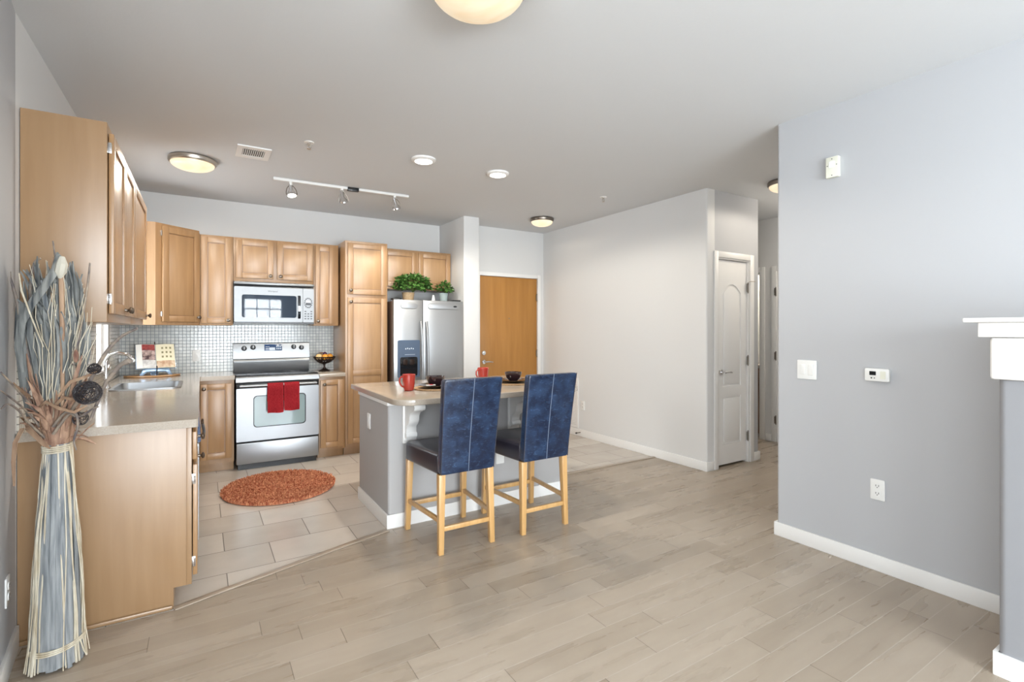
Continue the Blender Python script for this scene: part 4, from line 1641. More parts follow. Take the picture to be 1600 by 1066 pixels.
for (p, r, m_, lab, cat) in FRU:
    b = nb()
    pr = [(0.0, -r * 0.92), (r * 0.3, -r * 0.9), (r * 0.7, -r * 0.68), (r * 0.97, -r * 0.2), (r * 0.97, r * 0.2), (r * 0.7, r * 0.68), (r * 0.3, r * 0.88), (r * 0.08, r * 0.86), (0.0, r * 0.82)]
    lathe(b, pr, 20)
    o = obj('fruit', b, m_, loc=(1.168 + p[0], 5.86 + p[1], 0.9055 + p[2]), smooth=60)
    tag(o, lab, cat, 'fruit in the footed bowl')
    s_ = nb()
    tube(s_, [(0, 0, r * 0.8), (0.002, 0, r * 0.95)], 0.003, 6)
    obj('stem', s_, 'stem', o)
for p, r, lab in (((0.006, 0.004, 0.190), 0.024, 'dark plum lying on top of the oranges'),):
    b = nb()
    sphere(b, (0, 0, 0), r, 16, 10)
    o = obj('plum', b, 'plum', loc=(1.168 + p[0], 5.86 + p[1], 0.9055 + p[2]))
    tag(o, lab, 'plum', 'fruit in the footed bowl')
b = nb()
rnd = random.Random(4)
for k in range(9):
    a = rnd.uniform(0, 2 * PI)
    leaf_quad(b, Vector((0, 0, 0)), Vector((math.cos(a), math.sin(a), 0.55)), Vector((0, 0, 1)), 0.035)
o = obj('leaf_sprig', b, 'husk', loc=(1.168 - 0.035, 5.862, 0.9055 + 0.193))
tag(o, 'dark dried leaf sprig on the fruit in the bowl', 'leaves')

# ------------------------------------------------------------------ cookbook on its stand
b = nb()
lathe(b, [(0.0, 0.0), (0.215, 0.0), (0.224, 0.006), (0.220, 0.014), (0.0, 0.014)], 40, squash=0.62)
o = obj('serving_board', b, 'board_wood', loc=(-0.395, 5.835, CT + 0.0005))
tag(o, 'oval wooden board under the cookbook stand', 'board')
t = thing('cookbook_stand', 'blue-grey cookbook easel on the oval board', 'stand', (-0.37, 5.80, CT + 0.0155), math.radians(10))
tilt = math.radians(-26)
b = nb()
prism(b, rounded([(-0.13, 0.0), (-0.10, 0.0), (-0.07, 0.03), (0.07, 0.03), (0.10, 0.0), (0.13, 0.0), (0.10, 0.055), (-0.10, 0.055)], [0.004] * 8, 2), 'Y', -0.045, -0.030, bev=0.002)
box(b, -0.10, 0.10, -0.085, -0.030, 0.050, 0.058, 0.002)
prism(b, [(-0.045, 0.055), (-0.037, 0.055), (0.062, 0.27), (0.050, 0.27)], 'X', -0.09, 0.09)
prism(b, [(0.08, 0.0), (0.09, 0.0), (0.052, 0.25), (0.044, 0.25)], 'X', -0.03, 0.03)
obj('easel', b, 'stand_blue', t)
b = nb()
tube(b, [(0.0, -0.086, 0.0), (0.0, -0.094, 0.03), (0.0, -0.092, 0.09)], 0.0045, 8)
tube(b, [(0.0, 0.058, 0.26), (0.0, 0.068, 0.31)], 0.0045, 8)
obj('page_holder', b, 'iron', t)
t2 = thing('cookbook', 'open cookbook with food photographs on the easel', 'book', (-0.3595, 5.745, CT + 0.076), math.radians(10))
pr = Matrix.Rotation(tilt, 4, 'X')
def bookpart(name, fn, mats, par):
    bm = nb()
    fn(bm)
    bm.transform(pr)
    return obj(name, bm, mats, par)
def f_cover(bm):
    box(bm, -0.155, 0.155, 0.0, 0.004, 0.0, 0.25, 0.001)
def f_pagesL(bm):
    prism(bm, [(-0.150, -0.001), (-0.150, -0.012), (-0.08, -0.020), (-0.002, -0.008), (-0.002, -0.001)], 'Z', 0.004, 0.246)
def f_pagesR(bm):
    prism(bm, [(0.150, -0.001), (0.150, -0.012), (0.08, -0.020), (0.002, -0.008), (0.002, -0.001)], 'Z', 0.004, 0.246)
bookpart('cover', f_cover, 'stand_blue', t2)
pl = bookpart('page_block', f_pagesL, 'page', t2)
prr = bookpart('page_block', f_pagesR, 'page_cream', t2)
def strip(bm, u0, u1, z0, z1, right, mat):
    """printed area lying on the curved page"""
    def Y(u):
        u = abs(u)
        return -0.008 - 0.012 * (u / 0.08) - 0.0012 if u < 0.08 else -0.020 + 0.008 * ((u - 0.08) / 0.07) - 0.0012
    n = 6
    vs = []
    for k in range(n + 1):
        u = u0 + (u1 - u0) * k / n
        vs.append((bm.verts.new((u, Y(u), z0)), bm.verts.new((u, Y(u), z1))))
    for a, c in zip(vs, vs[1:]):
        f_ = bm.faces.new((a[0], c[0], c[1], a[1]))
        f_.material_index = mat
def f_printL(bm):
    strip(bm, -0.105, -0.004, 0.185, 0.244, False, 1)
    strip(bm, -0.105, -0.004, 0.085, 0.184, False, 0)
    strip(bm, -0.105, -0.004, 0.006, 0.084, False, 2)
bookpart('printed_photo', f_printL, ['photo_dark', 'photo_red', 'photo_grey'], pl)
def f_printR(bm):
    strip(bm, 0.004, 0.146, 0.006, 0.075, True, 0)
bookpart('printed_photo', f_printR, ['photo_tan'], prr)
def f_marks(bm):
    for i in range(3):
        for j in range(3):
            strip(bm, 0.045 + 0.032 * i, 0.060 + 0.032 * i, 0.105 + 0.045 * j, 0.125 + 0.045 * j, True, 0)
bookpart('printed_figures', f_marks, ['mark_olive'], prr)

# ------------------------------------------------------------------ switches, outlets
def outlet(name, label, loc, rotz, cat='outlet', group=None, blank=False, w=0.072, h=0.116):
    t = thing(name, label, cat, loc, rotz, group)
    bm = nb()
    prism(bm, rrect(-w / 2, w / 2, -h / 2, h / 2, 0.006, 3), 'Y', -0.007, -0.0008, bev=0.002)
    obj('cover_plate', bm, 'white_plastic', t)
    if not blank:
        for s in (-1, 1):
            bm = nb()
            prism(bm, rrect(-0.017, 0.017, s * 0.021 - 0.0145, s * 0.021 + 0.0145, 0.010, 4), 'Y', -0.010, -0.0065)
            f_ = obj('socket', bm, 'white_plastic', t)
            bm = nb()
            for x in (-0.007, 0.007):
                box(bm, x - 0.0015, x + 0.0015, -0.0105, -0.0095, s * 0.021 - 0.002, s * 0.021 + 0.008)
            cyl(bm, (0, -0.0095, s * 0.021 - 0.007), (0, -0.0105, s * 0.021 - 0.007), 0.0028, seg=8)
            obj('slots', bm, 'slot', f_)
    else:
        bm = nb()
        prism(bm, rrect(-0.0165, 0.0165, -0.033, 0.033, 0.003, 2), 'Y', -0.010, -0.0065, bev=0.001)
        obj('rocker', bm, 'white_plastic', t)
    return t


RM = -PI / 2      # faces -X
outlet('power_outlet', 'white power outlet low on the right grey wall', (XR, 1.31, 0.46), RM)
outlet('power_outlet', 'white outlet low on the long white wall', (XLW, 4.93, 0.40), RM)
outlet('power_outlet', 'white outlet plate on the tile left of the stove', (-0.045, YB - 0.008, 1.10), 0, blank=True)
pw = (Vector((XL, 2.95)) + Vector((0.165, -1.6)) * ((2.95 - 2.745) / 1.6))
outlet('power_outlet', 'white outlet low on the narrow wall behind the bouquet', (pw.x - 0.001, pw.y, 0.33), PI / 2 + math.atan2(0.165, 1.6))
t = thing('light_switch', 'white double light switch on the right grey wall', 'switch', (XR, 1.70, 1.115), RM)
b = nb()
prism(b, rrect(-0.060, 0.060, -0.060, 0.060, 0.006, 3), 'Y', -0.007, -0.0008, bev=0.002)
obj('cover_plate', b, 'white_plastic', t)
for s in (-1, 1):
    b = nb()
    prism(b, rrect(s * 0.024 - 0.0165, s * 0.024 + 0.0165, -0.034, 0.034, 0.003, 2), 'Y', -0.010, -0.0065, bev=0.0015)
    obj('rocker', b, 'white_plastic', t)
t = thing('thermostat', 'white wall thermostat with small dark screen', 'thermostat', (XR, 1.307, 1.113), RM)
b = nb()
prism(b, rrect(-0.060, 0.060, -0.036, 0.036, 0.008, 4), 'Y', -0.026, -0.0008, bev=0.004)
obj('case', b, 'white_plastic', t)
b = nb()
box(b, -0.035, -0.003, -0.0275, -0.0255, -0.002, 0.020)
obj('screen', b, 'black_glass', t)
b = nb()
cyl(b, (-0.025, -0.0255, -0.018), (-0.025, -0.028, -0.018), 0.004, seg=10)
cyl(b, (-0.010, -0.0255, -0.018), (-0.010, -0.028, -0.018), 0.003, seg=10)
obj('buttons', b, 'slot', t)
b = nb()
prism(b, rrect(0.018, 0.045, -0.022, 0.022, 0.004, 3), 'Y', -0.0275, -0.0255)
obj('cover_flap', b, 'almond_plastic', t)
t = thing('door_chime', 'small ivory chime box high on the right grey wall', 'chime', (XR, 1.54, 2.352), RM)
b = nb()
prism(b, rrect(-0.036, 0.036, -0.062, 0.062, 0.005, 3), 'Y', -0.03, -0.0008, bev=0.003)
obj('case', b, 'almond_plastic', t)
b = nb()
prism(b, rrect(-0.016, 0.016, -0.005, 0.035, 0.004, 3), 'Y', -0.032, -0.0295)
obj('center_panel', b, 'white_plastic', t)
b = nb()
for x, z in ((0, 0.048), (0, -0.050), (-0.026, 0.01), (0.026, 0.01)):
    cyl(b, (x, -0.0295, z), (x, -0.031, z), 0.003, seg=8)
obj('screws', b, 'slot', t)
# return air grille and door stop on the long wall
t = thing('return_air_grille', 'large white return air grille low on the long wall', 'grille', (XLW, 5.18, 0.42), RM)
b = nb()
fill_plate(b, [(-0.16, -0.32), (0.16, -0.32), (0.16, 0.32), (-0.16, 0.32)], [[(-0.13, -0.29), (0.13, -0.29), (0.13, 0.29), (-0.13, 0.29)]], -0.012, -0.0008)
obj('frame', b, 'trim', t)
b = nb()
for k in range(28):
    z = -0.28 + 0.02 * k
    prism(b, [(-0.009, z), (-0.006, z), (-0.001, z + 0.012), (-0.003, z + 0.012)], 'X', -0.13, 0.13)
obj('louvers', b, 'trim', t)
t = thing('door_stop', 'small brass door stop on the long wall baseboard', 'door stop', (XLW - BT, 4.97, 0.05), RM)
b = nb()
tube(b, [(0, -0.0005, 0), (0, -0.06, 0)], 0.006, 10)
obj('stem', b, 'nickel_dark', t)
b = nb()
cyl(b, (0, -0.06, 0), (0, -0.075, 0), 0.010, seg=12)
obj('rubber_tip', b, 'slot', t)

# ------------------------------------------------------------------ island
IX0, IX1, IY0, IY1 = 1.090, 2.618, 3.365, 4.10
t = thing('kitchen_island', 'grey kitchen island with two corbels under its overhang', 'island', (0, 0, 0))
b = nb()
prism(b, rounded([(IX0, IY0), (IX1, IY0), (IX1, IY1), (IX0, IY1)], [0.02, 0.02, 0.004, 0.004], 5), 'Z', 0, 0.872)
obj('body', b, 'island_grey', t)
b = nb()
prism(b, rounded([(IX0 - BT, IY0 - BT), (IX1 + BT, IY0 - BT), (IX1 + BT, IY1), (IX1, IY1), (IX1, IY0), (IX0, IY0), (IX0, IY1), (IX0 - BT, IY1)], 0, 1), 'Z', 0, 0.095, bev=0.002)
obj('baseboard', b, 'trim', t)
b = nb()
box(b, IX0 - 0.012, IX1 + 0.012, IY0 - 0.012, IY1, 0.845, 0.872, 0.004)
obj('cove_trim', b, 'trim', t)
corb = [(IY0 + 0.0, 0.60), (IY0 - 0.03, 0.605), (IY0 - 0.045, 0.63), (IY0 - 0.043, 0.67), (IY0 - 0.055, 0.70), (IY0 - 0.085, 0.72), (IY0 - 0.10, 0.745), (IY0 - 0.105, 0.775), (IY0 - 0.125, 0.80), (IY0 - 0.165, 0.815), (IY0 - 0.195, 0.83), (IY0 - 0.205, 0.85), (IY0 - 0.205, 0.868), (IY0 + 0.0, 0.868)]
for x in (1.24, 2.10):
    b = nb()
    prism(b, corb, 'X', x - 0.036, x + 0.036, bev=0.003)
    box(b, x - 0.05, x + 0.05, IY0 - 0.014, IY0 + 0.002, 0.575, 0.868, 0.003)
    tube(b, [(x - 0.039, IY0 - 0.185, 0.845), (x + 0.039, IY0 - 0.185, 0.845)], 0.022, 14)
    tube(b, [(x - 0.039, IY0 - 0.035, 0.635), (x + 0.039, IY0 - 0.035, 0.635)], 0.02, 14)
    obj('corbel', b, 'trim', t)
for (lx, ly, lz, rz) in ((IX0, 3.82, 0.67, RM), (1.98, IY0, 0.38, 0.0)):
    b = nb()
    prism(b, rrect(-0.036, 0.036, -0.058, 0.058, 0.006, 3), 'Y', -0.007, -0.0005, bev=0.002)
    prism(b, rrect(-0.0165, 0.0165, -0.036, 0.036, 0.003, 2), 'Y', -0.009, -0.0065)
    o = obj('outlet_plate', b, 'white_plastic', t, loc=(lx, ly, lz))
    o.rotation_euler = (0, 0, rz)
for k in range(2):
    b = nb()
    door_panel(b, 0, 0.70, 0.14, 0.82, 0.0)
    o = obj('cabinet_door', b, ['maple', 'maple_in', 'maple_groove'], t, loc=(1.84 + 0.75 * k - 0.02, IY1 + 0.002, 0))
    o.rotation_euler = (0, 0, PI)
b = nb()
prism(b, rounded([(1.062, 3.085), (2.635, 3.085), (2.635, 4.27), (1.062, 4.27)], [0.13, 0.20, 0.01, 0.01], 10), 'Z', 0.874, 0.914, bev=0.006, seg=3)
obj('worktop', b, 'counter', t)

# place settings -------------------------------------------------------------
TOP = 0.9145


def mug(loc, label, ang):
    t = thing('coffee_mug', label, 'mug', loc, ang, 'red mugs on the island')
    bm = nb()
    lathe(bm, [(0.0, 0.004), (0.030, 0.0), (0.036, 0.004), (0.044, 0.05), (0.049, 0.120), (0.047, 0.122), (0.045, 0.119), (0.036, 0.05), (0.030, 0.010), (0.0, 0.009)], 24)
    obj('cup', bm, 'red_glaze', t)
    bm = nb()
    tube(bm, [(0.046, 0, 0.102), (0.064, 0, 0.108), (0.080, 0, 0.094), (0.082, 0, 0.068), (0.068, 0, 0.042), (0.042, 0, 0.026)], [0.006, 0.006, 0.006, 0.006, 0.006, 0.005], 10)
    obj('handle', bm, 'red_glaze', t)
    return t


def setting(x, y, suffix):
    bm = nb()
    lathe(bm, [(0.0, 0.0), (0.165, 0.0), (0.168, 0.003), (0.165, 0.008), (0.0, 0.007)], 40)
    for r in (0.164, 0.150):
        tube(bm, [(r * math.cos(2 * PI * k / 40), r * math.sin(2 * PI * k / 40), 0.0075) for k in range(40)], 0.0035, 6, closed=True)
    o = obj('placemat', bm, 'woven', loc=(x, y, TOP))
    tag(o, 'round woven placemat ' + suffix, 'placemat', 'woven placemats on the island')
    bm = nb()
    lathe(bm, [(0.0, 0.003), (0.07, 0.0), (0.075, 0.003), (0.10, 0.012), (0.132, 0.020), (0.133, 0.023), (0.10, 0.017), (0.07, 0.008), (0.0, 0.008)], 36)
    o = obj('dinner_plate', bm, 'dark_glaze', loc=(x, y, TOP + 0.0115))
    tag(o, 'dark glazed plate ' + suffix, 'plate', 'dark plates on the island')
    bm = nb()
    lathe(bm, [(0.0, 0.002), (0.035, 0.0), (0.037, 0.006), (0.055, 0.025), (0.068, 0.055), (0.073, 0.076), (0.070, 0.077), (0.064, 0.055), (0.050, 0.028), (0.030, 0.012), (0.0, 0.009)], 28)
    o = obj('soup_bowl', bm, 'dark_glaze', loc=(x, y, TOP + 0.020))
    tag(o, 'dark glossy bowl on the plate ' + suffix, 'bowl', 'dark bowls on the island')


setting(1.53, 3.575, 'behind the left stool')
setting(2.235, 3.575, 'behind the right stool')
mug((1.315, 3.575, TOP), 'red mug beside the left place setting', math.radians(195))
mug((2.09, 3.84, TOP), 'red mug beyond the stools, near the fridge side of the island', math.radians(195))
t = thing('napkin', 'folded red and white napkin on the left plate', 'napkin', (1.455, 3.49, TOP + 0.036))
b = nb()
prism(b, [(-0.04, -0.012), (0.03, -0.02), (0.042, 0.012), (-0.03, 0.022)], 'Z', 0.0, 0.006, bev=0.002)
obj('fold', b, 'page', t)
b = nb()
prism(b, [(-0.01, -0.014), (0.012, -0.017), (0.016, 0.012), (-0.008, 0.016)], 'Z', 0.0062, 0.009, bev=0.001)
obj('band', b, 'red_cloth', t)
b = nb()
tube(b, [(-0.075, 0, 0.004), (-0.02, 0, 0.006), (0.03, 0, 0.004)], [0.004, 0.0025, 0.003], 8)
sphere(b, (0.05, 0, 0.004), 0.02, 12, 8, (1.2, 0.75, 0.18))
o = obj('spoon', b, 'steel', loc=(1.60, 3.462, TOP + 0.033))
o.rotation_euler = (0, 0, 0.3)
tag(o, 'steel spoon on the left dark plate', 'spoon')

# ------------------------------------------------------------------ bar stools
def stool():
    t = thing('bar_stool', 'left counter stool with navy leather back and pale wooden legs', 'stool', (1.412, 2.80, 0), 0, 'navy counter stools at the island')
    # local origin under the back, +Y towards the island
    bm = nb()
    prof = []
    n = 10
    for k in range(n + 1):
        u = k / n
        z = 0.487 + (1.072 - 0.487) * u
        yb = 0.012 - 0.085 * u ** 1.25
        prof.append((yb, z))
    hw0, hw1 = 0.186, 0.200
    # rounded cross-sections lofted up the reclined back
    t2 = bmesh.new()
    rings = []
    HH = 0.029
    stations = [(0.0, 0.90), (0.010, 0.97)] + [(0.025 + 0.95 * k / 14, 1.0) for k in range(15)] + [(0.990, 0.97), (1.0, 0.90)]
    for u, sc in stations:
        z = 0.487 + (1.072 - 0.487) * u
        yc = 0.012 - 0.085 * u ** 1.25
        hw = hw0 + (hw1 - hw0) * u
        rings.append([t2.verts.new((px, yc + py, z)) for px, py in rrect(-hw + (1 - sc) * 0.08, hw - (1 - sc) * 0.08, -HH * sc, HH * sc, 0.013, 4)])
    for ra, rb in zip(rings, rings[1:]):
        m_ = len(ra)
        for i in range(m_):
            t2.faces.new((ra[i], ra[(i + 1) % m_], rb[(i + 1) % m_], rb[i]))
    t2.faces.new(rings[0])
    t2.faces.new(rings[-1])
    bmesh.ops.recalc_face_normals(t2, faces=t2.faces[:])
    merge(bm, t2)
    bk = obj('backrest', bm, 'leather', t, smooth=50)
    bm = nb()
    tube(bm, [(0.0, y - 0.0285, z) for y, z in prof] + [(0.0, prof[-1][0] - 0.015, 1.0725)], 0.0025, 6)
    obj('centre_seam', bm, 'seam', bk)
    for s in (-1, 1):
        bm = nb()
        pts = [(s * (hw0 + (hw1 - hw0) * k / n - 0.003), prof[k][0] - 0.0245, prof[k][1]) for k in range(n + 1)]
        tube(bm, pts, 0.003, 6)
        obj('edge_piping', bm, 'leather_dark', bk)
    # seat
    bm = nb()
    prism(bm, rounded([(-0.188, 0.035), (0.188, 0.035), (0.228, 0.47), (0.215, 0.508), (-0.215, 0.508), (-0.228, 0.47)], [0.008, 0.008, 0.03, 0.02, 0.02, 0.03], 4), 'Z', 0.478, 0.600, bev=0.02, seg=3)
    # gentle crown
    for v in bm.verts:
        if v.co.z > 0.59:
            v.co.z += 0.02 * max(0, 1 - (v.co.x / 0.23) ** 2)
    obj('seat', bm, 'leather_dark', t, smooth=50)
    # legs
    def leg(tx, ty, tz, bx_, by_, st, sb):
        m2 = nb()
        t3 = bmesh.new()
        A = [t3.verts.new((tx + dx * st, ty + dy * st, tz)) for dx, dy in ((-1, -1), (1, -1), (1, 1), (-1, 1))]
        B = [t3.verts.new((bx_ + dx * sb, by_ + dy * sb, 0)) for dx, dy in ((-1, -1), (1, -1), (1, 1), (-1, 1))]
        t3.faces.new(A)
        t3.faces.new(B)
        for i in range(4):
            t3.faces.new((A[i], A[(i + 1) % 4], B[(i + 1) % 4], B[i]))
        bmesh.ops.recalc_face_normals(t3, faces=t3.faces[:])
        bmesh.ops.bevel(t3, geom=t3.edges[:], offset=0.003, segments=2, profile=0.5, affect='EDGES')
        merge(m2, t3)
        return obj('leg', m2, 'stool_wood', t)
    TZ = 0.484
    RL, FL = (0.168, 0.022), (0.203, 0.470)
    RB, FB = (0.178, 0.008), (0.212, 0.490)
    for s in (-1, 1):
        leg(s * RL[0], RL[1], TZ, s * RB[0], RB[1], 0.0215, 0.0165)
        leg(s * FL[0], FL[1], TZ, s * FB[0], FB[1], 0.0215, 0.0165)
    def at(topp, bot, z):
        u = z / TZ
        return (bot[0] + (topp[0] - bot[0]) * u, bot[1] + (topp[1] - bot[1]) * u)
    for s in (-1, 1):
        m2 = nb()
        a, c = at(RL, RB, 0.2), at(FL, FB, 0.2)
        prism(m2, [(s * a[0] - 0.010, a[1] + 0.014), (s * a[0] + 0.010, a[1] + 0.014), (s * c[0] + 0.010, c[1] - 0.014), (s * c[0] - 0.010, c[1] - 0.014)], 'Z', 0.186, 0.214, bev=0.002)
        obj('stretcher', m2, 'stool_wood', t)
    a = at(RL, RB, 0.15)
    m2 = nb()
    box(m2, -a[0] + 0.014, a[0] - 0.014, a[1] - 0.010, a[1] + 0.010, 0.137, 0.165, 0.002)
    obj('stretcher', m2, 'stool_wood', t)
    c = at(FL, FB, 0.17)
    m2 = nb()
    box(m2, -c[0] + 0.014, c[0] - 0.014, c[1] - 0.010, c[1] + 0.010, 0.160, 0.190, 0.002)
    obj('stretcher', m2, 'stool_wood', t)
    return t


st1 = stool()
copy_thing(st1, (2.000, 2.785, 0), 'right counter stool with navy leather back, nearer the long white wall')

# ------------------------------------------------------------------ rug
b = nb()
rx, ry = 0.445, 0.475
lathe(b, [(0.0, 0.0), (0.97, 0.0), (1.0, 0.004), (0.985, 0.012), (0.0, 0.014)], 64)
for v in b.verts:
    v.co.x *= rx
    v.co.y *= ry
rnd = random.Random(11)
for k in range(15000):
    a = rnd.uniform(0, 2 * PI)
    r = math.sqrt(rnd.random()) * 1.0
    x, y = r * math.cos(a) * rx, r * math.sin(a) * ry
    h = rnd.uniform(0.020, 0.034)
    lx, ly = rnd.uniform(-.012, .012), rnd.uniform(-.012, .012)
    w = rnd.uniform(0.003, 0.0055)
    q = rnd.uniform(0, 2 * PI)
    vs = [b.verts.new((x + w * math.cos(q + j * 2.094), y + w * math.sin(q + j * 2.094), 0.010)) for j in range(3)]
    tp = [b.verts.new((x + lx + w * 0.7 * math.cos(q + j * 2.094), y + ly + w * 0.7 * math.sin(q + j * 2.094), h)) for j in range(3)]
    for j in range(3):
        b.faces.new((vs[j], vs[(j + 1) % 3], tp[(j + 1) % 3], tp[j]))
    b.faces.new(tp)
o = obj('shag_rug', b, 'rug', loc=(0.578, 4.735, 0.0005), smooth=80)
tag(o, 'oval rust-red shag rug on the kitchen tile', 'rug')

# ------------------------------------------------------------------ ceiling fixtures
def dome(label, x, y, r, drop, power, name='flush_mount_light', glass='dome_glass_dim', ringm='nickel'):
    t = thing(name, label, 'ceiling light', (x, y, CEIL), 0, 'dome ceiling lights')
    bm = nb()
    lathe(bm, [(0.0, -0.0005), (r * 0.96, -0.0005), (r, -0.008), (r * 1.0, -0.030), (r * 0.95, -0.042), (r * 0.88, -0.042), (r * 0.88, -0.02), (0, -0.02)], 40)
    obj('trim_ring', bm, ringm, t)
    bm = nb()
    n = 10
    prof = [(r * 0.91 * math.cos(PI / 2 * k / n), -0.040 - (drop - 0.04) * math.sin(PI / 2 * k / n)) for k in range(n + 1)]
    prof[-1] = (0.0, prof[-1][1])
    lathe(bm, prof, 40)
    obj('glass_dome', bm, glass, t, smooth=60)
    spot('lamp_light', (x, y, CEIL - drop - 0.02), power * 0.9, (1, 0.90, 0.76), 3.1, r * 0.6)
    return t


dome('large frosted dome light on the ceiling at the top edge', 0.905, 1.705, 0.205, 0.135, 6, glass='dome_glass')
dome('frosted dome light over the kitchen, left of the vent', -0.06, 4.74, 0.168, 0.095, 17)
dome('frosted dome light by the entry door', 3.555, 5.02, 0.145, 0.10, 2, ringm='nickel_dark')
dome('frosted dome light in the hall, half behind the right wall', 4.565, 2.575, 0.15, 0.10, 9, ringm='nickel_dark')


def downlight(label, x, y):
    t = thing('recessed_light', label, 'ceiling light', (x, y, CEIL), 0, 'recessed ceiling lights')
    bm = nb()
    lathe(bm, [(0.068, -0.0005), (0.098, -0.0005), (0.096, -0.012), (0.080, -0.022), (0.070, -0.022), (0.068, -0.012), (0.068, -0.0005)], 36)
    obj('trim_ring', bm, 'trim', t)
    bm = nb()
    lathe(bm, [(0.0, -0.012), (0.069, -0.012), (0.069, -0.004), (0, -0.004)], 32)
    obj('lens', bm, 'glow_rec', t)
    spot('lamp_light', (x, y, CEIL - 0.03), 36, (1.0, 0.92, 0.80), 2.9)


downlight('recessed ceiling light over the island, left of the two', 1.51, 3.77)
downlight('recessed ceiling light over the island, right of the two', 2.195, 3.765)

# track light
t = thing('track_light', 'white ceiling track with three chrome spot heads', 'track light', (0, 0, 0))
TA, TB = Vector((0.545, 4.92)), Vector((1.79, 4.875))
ZT = CEIL - 0.0005
b = nb()
dd = (TB - TA)
ang_t = math.atan2(dd.y, dd.x)
L_ = dd.length
bmt = bmesh.new()
box(bmt, 0, L_, -0.017, 0.017, -0.024, 0, 0.003)
merge(b, bmt, Matrix.Translation((TA.x, TA.y, ZT)) @ Matrix.Rotation(ang_t, 4, 'Z'))
obj('track', b, 'trim', t)
b = nb()
bmt = bmesh.new()
box(bmt, L_ * 0.515, L_ * 0.60, -0.021, 0.021, -0.034, 0, 0.004)
merge(b, bmt, Matrix.Translation((TA.x, TA.y, ZT)) @ Matrix.Rotation(ang_t, 4, 'Z'))
obj('power_feed', b, 'black', t)
for u, tx, ty in ((0.115, 0.03, -0.10), (0.475, 0.10, 0.06), (0.885, 0.14, 0.12)):
    p = TA + dd * u
    top = Vector((p.x, p.y, ZT - 0.024))
    b = nb()
    cyl(b, top, top - Vector((0, 0, 0.03)), 0.014, 0.012, 12)
    hd = obj('spot_head', b, 'trim', t)
    dirv = Vector((tx, ty, -0.35)).normalized()
    piv = top - Vector((0, 0, 0.05))
    q = dirv.to_track_quat('Z', 'Y').to_matrix().to_4x4()
    b = nb()
    lathe(b, [(0.0, -0.035), (0.013, -0.035), (0.016, -0.03), (0.017, 0.03), (0.040, 0.062), (0.043, 0.068), (0.043, 0.082), (0.039, 0.082), (0.037, 0.068), (0.0, 0.066)], 20, c=piv, mtx=q)
    obj('reflector', b, 'chrome', hd)
    b = nb()
    lathe(b, [(0.0, 0.072), (0.036, 0.070), (0.036, 0.068)], 18, c=piv, mtx=q)
    obj('bulb', b, 'bulb', hd)
    sl = spot('spot_beam', piv + dirv * 0.09, 9, (1.0, 0.93, 0.82), 1.7, 0.03)
    sl.rotation_euler = (-dirv).to_track_quat('Z', 'Y').to_euler()
    b = nb()
    side = dirv.cross(Vector((0, 1, 0.2))).normalized()
    loop = []
    for k in range(13):
        a = PI * k / 12
        loop.append(piv + side * (0.046 * math.cos(a)) + Vector((0, 0, 0.02)) * math.sin(a) * 1.0 + dirv * (0.07 * (1 - math.sin(a))))
    tube(b, loop, 0.003, 6)
    obj('yoke', b, 'nickel_dark', hd)

# vent
t = thing('ceiling_vent', 'white louvred air vent on the kitchen ceiling', 'vent', (0.338, 4.315, CEIL), math.radians(0))
b = nb()
bmt = bmesh.new()
fill_plate(bmt, [(-0.115, -0.14), (0.115, -0.14), (0.115, 0.14), (-0.115, 0.14)], [[(-0.075, -0.085), (0.075, -0.085), (0.075, 0.085), (-0.075, 0.085)]], -0.010, -0.0005)
bmt.transform(Matrix(((1, 0, 0, 0), (0, 0, 1, 0), (0, 1, 0, 0), (0, 0, 0, 1))))
bmesh.ops.recalc_face_normals(bmt, faces=bmt.faces[:])
merge(b, bmt)
obj('frame', b, 'trim', t)
b = nb()
for k in range(11):
    x = -0.068 + 0.0136 * k
    box(b, x - 0.0028, x + 0.0028, -0.085, 0.085, -0.009, -0.003)
obj('louvers', b, 'trim', t)
b = nb()
box(b, -0.075, 0.075, -0.085, 0.085, -0.002, -0.0008)
obj('duct', b, 'slot', t)


def sprinkler(label, x, y):
    t = thing('fire_sprinkler', label, 'sprinkler', (x, y, CEIL), 0, 'ceiling sprinklers')
    bm = nb()
    lathe(bm, [(0.0, -0.0005), (0.036, -0.0005), (0.034, -0.005), (0.015, -0.008), (0.0, -0.008)], 24)
    obj('escutcheon', bm, 'trim', t)
    bm = nb()
    cyl(bm, (0, 0, -0.007), (0, 0, -0.022), 0.009, seg=12)
    for s in (-1, 1):
        tube(bm, [(s * 0.008, 0, -0.02), (s * 0.014, 0, -0.035), (0.0, 0, -0.048)], 0.0028, 6)
    cyl(bm, (0, 0, -0.048), (0, 0, -0.051), 0.015, seg=16)
    obj('head', bm, 'nickel', t)


sprinkler('ceiling sprinkler in the kitchen, right of the vent', 0.665, 3.87)
sprinkler('ceiling sprinkler near the long white wall', 3.515, 3.87)

# ------------------------------------------------------------------ mantel
t = thing('fireplace_mantel', 'white mantel shelf at the right edge', 'mantel', (0, 0, 0))
def tier(bm, out, z0, z1, r=0.004, bev=0.003, ymin=-1.42):
    prism(bm, rounded([(XCH - out, ymin), (XR - 0.0008, ymin), (XR - 0.0008, YCH + out), (XCH - out, YCH + out)], [r, 0, 0, r], 4), 'Z', z0, z1, bev=bev)
b = nb()
tier(b, 0.085, 1.398, 1.416, 0.006, 0.004)
obj('shelf', b, 'trim', t)
b = nb()
tier(b, 0.048, 1.340, 1.3975, 0.004, 0.002)
obj('fascia', b, 'trim', t)
b = nb()
tier(b, 0.020, 1.1715, 1.3395, 0.012, 0.012)
obj('frieze', b, 'trim', t)

